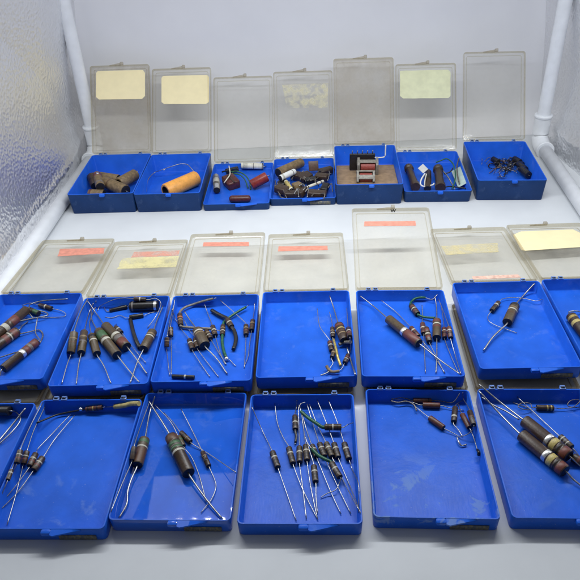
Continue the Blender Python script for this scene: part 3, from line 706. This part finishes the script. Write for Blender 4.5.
comp(b, 86, 409.2, 102.4, 407.4, 5, 'redbrown', [('k', .12, .22), ('d', .42, .5), ('k', .68, .76)], [S('black', [(80, 410.2, .3), (68, 412.4, .25), (55, 415.5, .25), (37, 422.8, .2)], 1.9)], [[(108, 407, .2), (114.5, 406.6, .2)], S('yellow', [(124, 405.6, .25), (131, 403.9, .3), (139, 403.6, .3)], 5)], 'red-brown resistor between a black sleeved lead and a yellow sleeved end', dz=.08)
bm = bmesh.new(); bmesh.ops.create_uvsphere(bm, u_segments=14, v_segments=10, radius=.15)
o = link('solder_blob', mesh_of(bm), SOLDER); o.location = at(80.8, 409.3, FLOORZ[b] + .38)
tag(o, 'bright solder blob joining the black lead at the box back', 'solder blob')
# ---- front row, third box
b = 'F3'
comp(b, 144.6, 439.2, 137.2, 465.4, 11, 'olive', [('g', .10, .22), ('w', .34, .39), ('b', .42, .98)], [(149, 416, .3), (152.4, 404, .45), (155, 396.6, .7)], [(131.5, 479), (127.8, 491), (126.7, 504), (119, 518)], 'stout olive and brown resistor with one thin white ring, its lower lead twisted', wr=.055)
comp(b, 134.2, 447, 131.8, 460, 5, 'dark', [('k', .4, .5)], [(141, 425), (150, 401, .5)], [(122, 484), (111, 511.5)], 'thin dark resistor pressed behind the stout white-ringed one')
comp(b, 170.8, 436.6, 188.8, 473.6, 13, 'brown', [('b', .04, .18), ('g', .22, .30), ('v', .31, .33), ('g', .34, .40), ('w', .44, .49)], [(161, 420, .5), (153.4, 408.4, .5), (149, 401.5, .6)], [(206, 499), (222.4, 519)], 'largest brown resistor with two green bands at the centre of its box', wr=.062)
comp(b, 178.6, 436.7, 183.6, 446.2, 5.2, 'olive', [('g', .3, .45)], [(170, 421, .3), (155, 405, .4)], [(192, 458), (199, 475), (206.5, 502)], 'tiny olive resistor touching the right side of the largest one')
comp(b, 181, 432.4, 190.6, 442, 5.4, 'brown', [('k', .3, .4), ('t', .6, .66)], [(172, 421), (163.8, 412.4)], [(212, 456), (236, 472.5, .3)], 'tiny brown resistor whose lead runs to the right wall of the box')
comp(b, 202.6, 452.2, 208.8, 466.2, 5.4, 'brown', [('t', .3, .36), ('k', .6, .68)], [(192, 430), (181, 408.8, .3)], [(214, 478), (216, 487), (211, 500), (201, 512.5)], 'tiny brown resistor farthest right with a curling lower lead')
# ---- front row, fourth box
b = 'F4'; g = 'small dark resistors fanned out in the fourth front box'
Bn = lambda: [('k', .14, .22), ('w', .34, .42), ('k', .58, .66), ('k', .78, .84)]
comp(b, 272.4, 452.2, 277.8, 467.6, 6.6, 'brown', Bn(), [(262, 430), (251.9, 407, .3)], [(286, 491), (296.3, 521)], 'small dark resistor standing alone at the left of the fan', g)
comp(b, 288.8, 448, 293, 463.6, 6.4, 'brown', Bn(), [(283, 437), (277.5, 423), (274.8, 403.6, .3)], [(303, 490), (318, 520)], 'small dark resistor second from left, its upper lead gently curved', g)
comp(b, 299.4, 447, 299.6, 462.4, 6.2, 'brown', Bn(), [(298.9, 425), (298.5, 405, .4)], [(303, 490), (306.4, 519)], 'small dark resistor third from left, leads nearly vertical', g)
comp(b, 305.6, 445.5, 307, 460.6, 6.2, 'brown', Bn(), [(303, 424), (300.6, 408, .4)], [(311, 488), (317.5, 519)], 'small dark resistor just right of the third, fourth in the fan', g)
comp(b, 312, 445.5, 316.5, 457, 6, 'brown', Bn(), [(306, 428), (301.6, 412, .4)], [(330, 490), (341, 514)], 'small dark resistor half hidden behind the lower green sleeve', g)
comp(b, 319.6, 443.6, 324.6, 456.6, 6.2, 'brown', Bn(), [(313, 424), (307, 404, .4)], [(338, 487), (351, 514)], 'small dark resistor just above the lower green sleeve, sixth in the fan', g)
comp(b, 326.2, 443.2, 332, 456.8, 6.2, 'olive', Bn(), [(317, 424), (309.5, 404.5, .4)], [(345, 484), (359, 510)], 'small dark resistor seventh in the fan, olive between its bands', g)
comp(b, 334, 443.6, 338.4, 457.8, 6.2, 'brown', Bn(), [(326, 422, .3), (317.3, 400.4, .5)], [(350, 486), (360.5, 513)], 'small dark resistor eighth in the fan, second from the right', g)
comp(b, 344.2, 443.4, 349, 459.4, 6.4, 'brown', Bn(), [(336.5, 420, .3), (328.5, 400.4, .5)], [(353, 471), (358.6, 485), (358.5, 513)], 'small dark resistor at the far right of the fan, lower lead bent', g)
comp(b, 295, 416, 295.3, 429.6, 5.8, 'brown', [('k', .2, .3), ('w', .48, .56), ('k', .7, .8)], [(296.5, 407), (297, 400, .5)], [S('black', [(296.3, 436), (295.4, 442.5)], 2.6), [(294.8, 445.2)]], 'small dark resistor near the box back with a black sleeved stub')
comp(b, 324.6, 427, 341.4, 427.2, 6.6, 'brown', [('k', .15, .25), ('w', .45, .53), ('k', .72, .8)], [S('green', [(317, 423.6, .5), (308, 417.5, .45), (301, 411.5, .45)], 3.6), [(299.7, 406.5, .5), (301, 403.8, .55), (305.3, 402.3, .6)]], [(348, 424.5, .45), (353, 422.8, .5)], 'horizontal resistor with green sleeve lying across the upper leads', dz=.25)
comp(b, 331.5, 463.2, 340, 477.4, 6.6, 'brown', [('k', .15, .22), ('w', .38, .46), ('k', .68, .78)], [S('green', [(326, 459.5, .45), (318, 455, .4), (311.7, 448.8, .45)], 3.6), [(307.5, 443, .5), (305.8, 438.5, .55)]], [(339, 484, .25), (335.5, 490), (327, 493.5), (320.7, 497.5)], 'slanting resistor with green sleeve lying over the lower leads', dz=.22)
comp(b, 313.8, 466, 315.6, 482, 6.4, 'brown', Bn(), [(309, 449, .3), (305, 436, .35)], [(316, 497), (317.4, 513)], 'lowest small dark resistor of the fan, upright below the others')
# ---- front row, fifth box
b = 'F5'; g = 'small plain red-brown resistors tangled together'
comp(b, 413.2, 400.4, 431.4, 400.6, 4.6, 'redbrown', [('k', .8, .86)], [(406, 398.4), (399, 397.8), (390, 400.4)], [(441, 401), (450, 402.8), (455, 400.6, .4), (459.7, 393.5, .6)], 'plain red-brown resistor lying farthest back in the stained box', g, lead=DULL)
comp(b, 422.6, 405, 440, 405.7, 6, 'redbrown', [('b', .6, .7)], [(413, 402.5), (402, 400), (391.5, 398.6)], [(450, 408), (464, 410.4)], 'plain dark red resistor just in front of the farthest-back one', g)
comp(b, 429.6, 417.8, 443.8, 428, 6.2, 'redbrown', [('b', .2, .3)], [(422, 412), (416, 407), (411.5, 402.5)], [(452, 432.5), (460, 437)], 'plain red-brown resistor lying diagonally, nearest to the box centre', g)
comp(b, 455.2, 407.6, 453.8, 421.8, 5.8, 'dark', [('w', .62, .72)], [(458, 403), (463, 400.5)], [(458.5, 430), (462.5, 436.4)], 'dark upright resistor with one pale spot, left of the upright three', g)
comp(b, 462.2, 414.4, 469.4, 427.8, 5.6, 'redbrown', [('b', .4, .5)], [(460, 409), (458.5, 404)], [(473.5, 437), (478.6, 454)], 'red-brown upright resistor, middle of the upright three', g, dz=.1)
comp(b, 469.8, 411.6, 473.6, 425.2, 5.6, 'dark', [('b', .4, .5)], [(466.5, 404), (463.5, 399), (462.8, 392.5, .5)], [(472.5, 430), (467, 434.5), (459, 437)], 'dark upright resistor closest to the right wall, rightmost of the three', g)
wire(b, [(391, 401, .25), (398, 402.5, .3), (407, 401.5, .3), (414, 405, .25), (416.5, 411, .2)], 'twisted dull lead ends at the far left of the tangle', 1.5, DULL)
wire(b, [(457, 437.5, .2), (458.8, 442, .2), (461.5, 445.5, .12), (466.5, 444.6, .12)], 'small hooked wire end below the diagonal red-brown resistor', 1.6)
wire(b, [(477.5, 450, .2), (478.8, 452.5, .18), (478.4, 455, .12)], 'dark stub capping the lowest lead of the tangle', 3, BODY['black'], name='sleeving', cat='sleeving')
# ---- front row, sixth box
b = 'F6'
comp(b, 524.2, 420.6, 569.4, 456.4, 13.4, 'brown', [('s', .53, .61), ('y', .64, .74), ('k', .78, .82), ('r', .86, .98)], [(500, 402, .6), (478.6, 384, 1.15)], [(577, 463), (590, 474)], 'large brown resistor with silver and yellow bands, farther of the pair', dz=.1, wr=.06)
comp(b, 521.2, 434.8, 565.6, 471.6, 13.4, 'brown', [('s', .55, .63), ('y', .66, .76), ('k', .80, .83), ('r', .86, .98)], [(498, 412, .5), (478.6, 390.6, .9)], [(574, 480), (592, 494)], 'large brown resistor with silver and yellow bands, nearer of the pair', wr=.06)
wire(b, [(481.4, 397, .6), (493, 405, .5), (506, 411.3, .5), (519, 419.5, .6)], 'dull third lead between the two large resistors and box corner', 1.6)
comp(b, 560, 436.6, 571.8, 447.6, 7, 'dark', [('w', .2, .28), ('v', .4, .5), ('w', .62, .68)], [(540, 418), (517.3, 397, .3)], [(580, 457)], 'small dark resistor behind the large pair with a long straight lead')
comp(b, 536.4, 407.6, 553.6, 408, 5.8, 'dark', [('d', .58, .66), ('d', .80, .88)], [(532, 407.6, .3), (530, 403.5, .4), (522, 403, .4), (518, 406.5, .4), (524, 409.5, .3), (531, 409), (513, 402.5)], [(561, 408.6), (573, 407, .3), (580, 400.5, .4), (571, 400.5, .5), (568, 406, .3), (580, 408)], 'small black resistor with gold rings and curled leads at the box back', lead=DULL)
comp(b, 572.5, 457, 583, 463, 9.5, 'dark', [('r', .5, .7)], None, None, 'dark round part at the right edge beside the large pair', name='capacitor', cat='capacitor')
# ------------------------------------------------------------------ back row contents
def lump(box, px, py, dz, size, mat, label, name, cat, rot=(0, 0, 0), bev=.12, group=None, extra=None, leads=None):
    P = at(px, py, FLOORZ[box] + dz); org = P.copy(); org.z = FLOORZ[box] + dz - size[2] / 2
    t = thing(name, org, label, cat, group)
    from mathutils import Euler
    M = Euler([R(a) for a in rot]).to_matrix()
    bm = bmesh.new(); add_box(bm, (0, 0, 0), size, M, bev)
    me = mesh_of(bm); me.transform(Matrix.Translation(P))
    o = link('body', me, mat, t, origin=org); sharp(o, 50)
    for nm, off, sz, mt in (extra or []):
        bm = bmesh.new(); add_box(bm, M @ Vector(off), sz, M, min(sz) * .15)
        me = mesh_of(bm); me.transform(Matrix.Translation(P)); link(nm, me, mt, t, origin=org)
    for mt, wpx, pts in (leads or []):
        Q = [at(q[0], q[1], FLOORZ[box] + q[2]) for q in pts]
        link('lead', wire_mesh(Q, wpx / px_size(Q[0]) / 2, 8), mt, t, origin=org)
    return t
b = 'B1'; g = 'brown tubular capacitors heaped in the deep left box'
comp(b, 119, 183.5, 135.5, 174.5, 11.5, 'tan', [], None, [[(137.5, 171, 1.2)]], 'brown tube with a dark open end facing left, rightmost of the heap', g, prof='hollow', name='capacitor', cat='capacitor', dz=.25)
comp(b, 104, 181.5, 126, 191, 11.5, 'tan', [('b', .3, .34)], None, [[(129, 192.5, .5)]], 'brown tube lying across the front of the heap', g, name='capacitor', cat='capacitor', dz=.3)
comp(b, 100, 176.5, 119, 179.5, 9.5, 'tan', [], None, None, 'brown tube at the back of the heap', g, name='capacitor', cat='capacitor', dz=.1)
comp(b, 91.5, 176, 95.5, 186, 9.5, 'brown', [('k', .5, .56)], [[(93, 172.5, 1.3)]], None, 'dark brown tube at the left of the heap, pointing at the viewer', g, name='capacitor', cat='capacitor', dz=.1)
comp(b, 97, 175, 100.5, 187, 9, 'tan', [('v', .75, .86), ('r', .08, .3)], [[(97, 172, 1.4)]], None, 'brown tube with reddish grey ends, on top of the heap', g, name='capacitor', cat='capacitor', dz=.75)
comp(b, 89, 194, 104.5, 194.5, 9.5, 'tan', [('r', .1, .2)], None, None, 'brown tube closest to the front wall of the heap', g, name='capacitor', cat='capacitor', dz=0)
lump(b, 97.5, 173.5, 1.75, (.34, .3, .2), SOLDER, 'small shiny metal bit glinting on top of the brown heap', 'solder_bit', 'solder bit', (10, 20, 30), .05)
b = 'B2'
comp(b, 165.5, 191.5, 196.5, 178, 15, 'orange', [], None, [[(191, 168, 1.6), (187, 164.5, 1.8), (180, 164, 1.9), (170, 167, 1.7), (160, 170.5, 1.2), (154, 173, .9), (148, 180, .5), (146, 192, .2)]],
     'large orange wax-coated tube lying slanted in the deep box, long curved wire', prof='hollow', name='capacitor', cat='capacitor', wr=.045)
lump(b, 164, 169.5, 1.2, (.24, .2, .18), BODY['white'], 'tiny white bead on the curved wire of the orange tube', 'bead', 'bead', (0, 0, 20), .05)
b = 'B3'
comp(b, 216, 176.5, 216.8, 190.5, 7, 'silver', [('v', .2, .26), ('w', .3, .7), ('v', .5, .55)], None, None, 'short silver and white can standing beside the left wall', name='capacitor', cat='capacitor', prof='res', dz=.1)
lump(b, 231, 182, .55, (1.5, 2.0, 1.1), BODY['maroon'], 'dark maroon block wrapped with wires at the centre of its box', 'transformer', 'transformer', (8, -6, 28), .2,
     extra=[('clip', (0, -.2, .57), (.2, 1.7, .06), BODY['dark'])],
     leads=[(BODY['green'], 1.3, [(230, 172, 1.0), (238, 171.5, 1.1), (246, 176, .8), (250, 183, .3), (250.5, 189.5, .1)]),
            (BODY['green'], 1.2, [(232, 173, 1.1), (240, 175, 1.0), (245, 180, .6), (248, 188, .2)]),
            (BODY['cream'], 1.1, [(229, 166, 1.3), (230, 174, 1.3), (227, 179, 1.2), (224, 183, .8)]),
            (BODY['black'], 1.6, [(222, 172, .9), (229, 170, 1.2), (237, 168.5, 1.0)])])
comp(b, 226, 171.5, 238, 168.8, 5.5, 'black', [], None, None, 'black sleeved stub lying behind the maroon block', name='capacitor', cat='capacitor', dz=.2)
comp(b, 241, 165.5, 263.5, 166.4, 6, 'cream', [('w', .1, .3), ('v', .55, .58), ('k', .93, .97)], None, [[(266, 166, .3)]], 'cream tube with dark printed marks lying along the box back', name='capacitor', cat='capacitor')
comp(b, 251.5, 185, 267, 176.5, 10, 'red', [], [[(249.5, 186, .4)]], [[(269, 176.5, .4)]], 'red enamelled tube with a dark open end', prof='hollow', name='capacitor', cat='capacitor')
comp(b, 229, 199, 251, 198.5, 7, 'maroon', [('r', .3, .5)], None, None, 'dark red glossy pill-shaped part near the front rim', prof='pill', name='capacitor', cat='capacitor')
b = 'B4'; g = 'brown moulded capacitors piled in the crammed box'
comp(b, 278, 173, 301.5, 162.5, 9.5, 'tan', [], None, None, 'tan cardboard tube slanting along the back left of the pile', name='capacitor', cat='capacitor', dz=.25)
comp(b, 280, 178.3, 294.6, 171.4, 6, 'white', [('w', .1, .2), ('v', .78, .82)], None, None, 'white ceramic tube with a grey ring on the left of the pile', name='capacitor', cat='capacitor', dz=.85)
comp(b, 285.8, 181.5, 291.6, 190, 4.2, 'cream', [('y', .1, .9)], None, None, 'short yellowed tube below the white one', name='capacitor', cat='capacitor', dz=.6)
comp(b, 306.5, 187.5, 323.4, 181.2, 3, 'cream', [('k', .05, .1), ('v', .8, .86)], [[(303, 188.5, .5)]], None, 'slim pale rod across the right of the pile', name='resistor', cat='resistor', dz=.7)
lump(b, 313.5, 166, 1.0, (1.15, .25, 1.15), simple('brown_mica', (0.11, .062, .045), .4, 0, .2, 6), 'square red-brown mica block standing at the back right of the pile', 'capacitor', 'capacitor', (-25, 0, 4), .05)
rnd = random.Random(3)
spots = [(326, 171, 'black elongated part against the back right corner of the pile', 1.5, 30, 'dark'), (297, 175.5, 'brown lump just right of the white tube', 1.2, -20, 'brown'), (305, 177, 'dark brown block at the centre of the pile', 1.3, 40, 'dark'),
         (311, 180.5, 'dark block touching the slim pale rod', 1.0, 10, 'black'), (282, 189.5, 'dark brown block in the front left of the pile', 1.2, -35, 'brown'), (291, 194, 'brown block nearest the front rim, left of centre', 1.3, 8, 'dark'),
         (302, 192, 'dark brown block at the front centre of the pile', 1.2, 55, 'brown'), (317, 194, 'wide dark brown block nearest the front right rim', 1.7, -12, 'brown'), (325, 188, 'black block near the right wall of the pile', 1.0, 70, 'black'),
         (283, 184, 'small black block under the yellowed tube', .9, 15, 'black'), (322, 177, 'dark brown block in front of the mica square', 1.3, -30, 'brown'), (297, 186, 'small brown block in the middle of the wire tangle', .8, 25, 'tan')]
for px, py, lb, sz, rz, mt in spots:
    lump(b, px, py, .42 + rnd.random() * .35, (sz * 1.25, .85 + .25 * rnd.random(), .6 + .2 * rnd.random()), BODY[mt], lb, 'capacitor', 'capacitor', (rnd.uniform(-15, 15), rnd.uniform(-12, 12), rz), .14, g,
         leads=[(WIRE if rnd.random() < .5 else DULL, 1.0, [(px + 3, py, .8), (px + rnd.uniform(4, 8), py + rnd.uniform(-5, 4), 1.1), (px + rnd.uniform(5, 9), py + rnd.uniform(2, 6), .7)]),
                (DULL, 1.0, [(px - 3, py, .7), (px - rnd.uniform(4, 8), py - rnd.uniform(-4, 4), 1.0), (px - rnd.uniform(1, 5), py + rnd.uniform(3, 7), .4)])])
wire(b, [(299, 186, .9), (303, 184, 1.1), (305, 188, 1.0), (301, 191, .8), (298, 188, .8)], 'small bright wire loop in the middle of the pile', 1.1)
wire(b, [(275, 180, .3), (277, 190, .3), (281, 197, .3), (288, 199, .3)], 'long bent wire along the left side of the pile', 1.2, DULL)
# the deep box with a cardboard lining
b = 'B5'; t5 = BOXES['B5'][0]
bm = bmesh.new()
add_box(bm, (0, -.9, .85), (6.7, 8.2, .07), None, .02)
o = link('cardboard_liner', mesh_of(bm), CARD, smooth=False); o.location = t5.location + Vector((0, 0, .1)); o.rotation_euler = (R(-3), 0, R(-3.85))
tag(o, 'brown cardboard sheet filling the deep box under the red coil', 'cardboard')
bm = bmesh.new(); add_box(bm, (0, 0, 0), (6.6, .06, .9), None, .01)
o = link('cardboard_strip', mesh_of(bm), CARD, smooth=False); o.location = t5.location + (t5.rotation_euler.to_matrix() @ Vector((0, -4.7, .75))); o.rotation_euler = (R(0), 0, R(-3.85))
tag(o, 'folded cardboard edge along the front wall of the deep box', 'cardboard')
q = at(362, 168, 1.15); t = thing('terminal_block', (q.x, q.y, 1.0), 'black terminal block with five pins standing on the cardboard', 'terminal block', None, (0, 0, R(-4)))
bm = bmesh.new(); add_box(bm, (0, 0, .95), (2.9, .35, 1.9), None, .06); link('body', mesh_of(bm), BODY['black'], t)
for k in range(5):
    bm = bmesh.new(); x = -1.15 + k * .575
    add_tube(bm, [Vector((x, 0, 1.85)), Vector((x, 0, 2.15)), Vector((x + .03, -.03, 2.3))], .06, 8); link('pin', mesh_of(bm), WIRE, t)
bm = bmesh.new(); add_tube(bm, spline([Vector((1.2, -.1, 1.5)), Vector((2.0, -.1, 1.45)), Vector((2.55, -.05, 1.55)), Vector((2.6, 0, 2.2)), Vector((2.6, 0, 2.9))], 5), .075, 8); link('white_lead', mesh_of(bm), BODY['white'], t)
COILR = simple('red_winding', (0.34, .07, .055), .45, 0, .3, 12, .4)
FR = simple('grey_frame', (0.27, .25, .21), .5, .2, .2, 4)
def coil(px, py, lb, s, rx):
    q = at(px, py, 1.1); t = thing('coil', (q.x, q.y, 1.1), lb, 'coil', None, (R(rx), 0, R(-6)))
    bm = bmesh.new()
    ls = []
    for k in range(41):
        x = -.62 * s + 1.24 * s * k / 40; rr = .44 * s * (1 + .035 * math.sin(k * math.pi))
        ls.append([(x, rr * (1 + .05 * (k % 2)) * math.cos(a * math.pi / 8), .55 * s + rr * (1 + .05 * (k % 2)) * math.sin(a * math.pi / 8)) for a in range(16)])
    loft(bm, ls); link('winding', mesh_of(bm), COILR, t)
    for sx in (-1, 1):
        bm = bmesh.new(); add_box(bm, (sx * .80 * s, 0, .55 * s), (.24 * s, 1.15 * s, 1.15 * s), None, .06); link('end_plate', mesh_of(bm), FR, t)
    bm = bmesh.new(); add_box(bm, (0, -.30 * s, .32 * s), (1.22 * s, .36 * s, .30 * s), None, .05); link('paper_wrap', mesh_of(bm), BODY['tan'], t)
    bm = bmesh.new(); add_box(bm, (0, -.1, 1.12 * s), (1.5 * s, .5, .10), None, .04); link('yoke', mesh_of(bm), FR, t)
    bm = bmesh.new(); add_box(bm, (0, .62 * s, .4 * s), (1.9 * s, .16, .8 * s), None, .04); link('back_plate', mesh_of(bm), FR, t)
coil(367.5, 171.5, 'red wound coil in a grey frame leaning on the black terminal block', 1.3, 12)
coil(365.5, 179.0, 'lower red wound coil lying flat near the front cardboard edge', 1.1, 50)
b = 'B6'
comp(b, 408.5, 167.5, 415.5, 187, 8.2, 'brown', [], None, None, 'dark brown ribbed tube leaning at the left, rusty end at top', prof='collar', name='capacitor', cat='capacitor', dz=.15)
comp(b, 428, 172, 427.5, 189, 6.8, 'dark', [('k', .3, .5)], None, None, 'narrow dark tube between the two ribbed ones', name='capacitor', cat='capacitor', dz=.1)
comp(b, 438, 168.5, 440.5, 188, 9, 'dark', [], None, None, 'thick dark ribbed tube at the centre with a wide collar', prof='collar', name='capacitor', cat='capacitor', dz=.15)
bm = bmesh.new(); add_box(bm, (0, 0, 0), (.85, .85, .06), Matrix.Rotation(R(45), 3, 'Z'), .01)
o = link('paper_tag', mesh_of(bm), simple('grey_white_card', (.62, .62, .60), .7, 0, .05, 2), smooth=False); o.location = at(423, 168.7, 1.45); o.rotation_euler = (R(38), R(8), 0)
tag(o, 'small grey-white square of card turned on its corner', 'card')
wire(b, [(425, 173.5, 1.1), (421.5, 179, 1.0), (420.5, 184, .8), (424, 186.5, .7), (432.5, 185, .7), (434, 183.5, .7)], 'white hooked wire in front of the narrow dark tube', 1.5, BODY['white'])
wire(b, [(426.5, 174, 1.1), (425, 180, 1.0), (424.5, 186, .6)], 'second white wire beside the hooked one', 1.2, BODY['cream'])
bm = bmesh.new(); add_box(bm, (0, 0, 0), (1.3, 4.2, .05), None, .01)
o = link('card_strip', mesh_of(bm), simple('pale_green_card', (.50, .62, .55), .5, 0, .08, 1.5), smooth=False); o.location = at(460, 176.5, .8); o.rotation_euler = (R(0), R(-32), R(-3))
tag(o, 'pale green card strip leaning on the right wall behind wires', 'card')
for i, (pts, mt, lb) in enumerate([
    ([(436, 162.5, .9), (441, 160.5, 1.2), (447, 158.8, 1.3), (453, 164, 1.2), (455.5, 174, 1.0), (454, 184, .6), (452, 189, .4)], BODY['green'], 'green-grey wire arching from the ribbed tube to the card'),
    ([(459, 158, 1.5), (457, 166, 1.3), (457.5, 175, 1.0), (459.5, 184, .6)], DULL, 'dark upright wire in front of the pale green card'),
    ([(443, 171, .9), (448, 177, .9), (452, 184, .5), (455, 189.5, .3)], WIRE, 'bright wire slanting right from the thick ribbed tube'),
    ([(444, 174, .8), (450, 172, 1.0), (453, 168, 1.1)], BODY['black'], 'short black wire beside the pale green card'),
    ([(440, 189, .4), (448, 186.5, .6), (456, 187, .4), (466, 188.5, .3)], BODY['black'], 'black wire lying along the front of the pale green card')]):
    wire(b, pts, lb, 1.3, mt)
b = 'B7'
rnd = random.Random(11)
def tangle(cx, cy, sx, sy, n, mat, wpx, label, zc=.6):
    bm = bmesh.new(); org = at(cx, cy, FLOORZ[b])
    for i in range(n):
        px, py = cx + rnd.gauss(0, sx * .36), cy + rnd.gauss(0, sy * .4); a = rnd.uniform(0, 6.28); P = []
        for k in range(7):
            P.append(at(px, py, FLOORZ[b] + .08 + abs(rnd.gauss(0, .3)) * zc)); a += rnd.uniform(-1.1, 1.1)
            px += math.cos(a) * 3.4; py += math.sin(a) * 2.2
            px = max(482, min(532, px)); py = max(156, min(177, py))
        add_tube(bm, [p - org for p in spline(P, 5)], wpx / 9 / 2, 6)
    o = link('wire_tangle', mesh_of(bm), mat); o.location = org
    tag(o, label, 'wires')
tangle(508, 165, 30, 9, 22, WIRE, .6, 'loose tangle of thin silvery wires at the bottom of the deep right box')
tangle(514, 163, 20, 8, 22, BODY['black'], 1.0, 'dark tangle of fine wires over the silvery ones')
tangle(500, 161, 14, 6, 6, simple('copper_wire', (.30, .17, .08), .35, .8, .2, 8), .8, 'brownish copper wires mixed into the left of the tangle')
for px, py, s_, rz, lb in [(495.5, 160.5, 1.1, 20, 'black lump at the left end of the wire tangle'), (497.5, 163, .7, -30, 'small black lump just below the left one in the tangle'), (517, 160.5, 1.2, 10, 'black lump at the middle back of the wire tangle'),
                       (522, 166, 1.3, 60, 'black lump at the right of the wire tangle'), (525, 171, 1.4, 75, 'black lump lowest at the right end of the wire tangle'), (520.5, 163, .9, -20, 'black lump between the middle and right ones in the tangle')]:
    comp(b, px - 2.6 * s_, py - 1.5 * s_, px + 2.6 * s_, py + 1.5 * s_ * (1 if rz < 50 else 2), 5.2 * s_, 'black', [], [[(px - 7, py - 3, .5), (px - 11, py + 1, .3)]], [[(px + 4, py + 4, .4), (px + 2, py + 7, .2)]], lb, 'black lumps in the wire tangle', name='capacitor', cat='capacitor', dz=.2, lead=DULL, wr=.035)
lump(b, 531, 163, 1.2, (.30, .25, .05), BODY['white'], 'tiny white flake stuck near the right wall of the deep box', 'flake', 'flake', (30, 10, 0), .02)
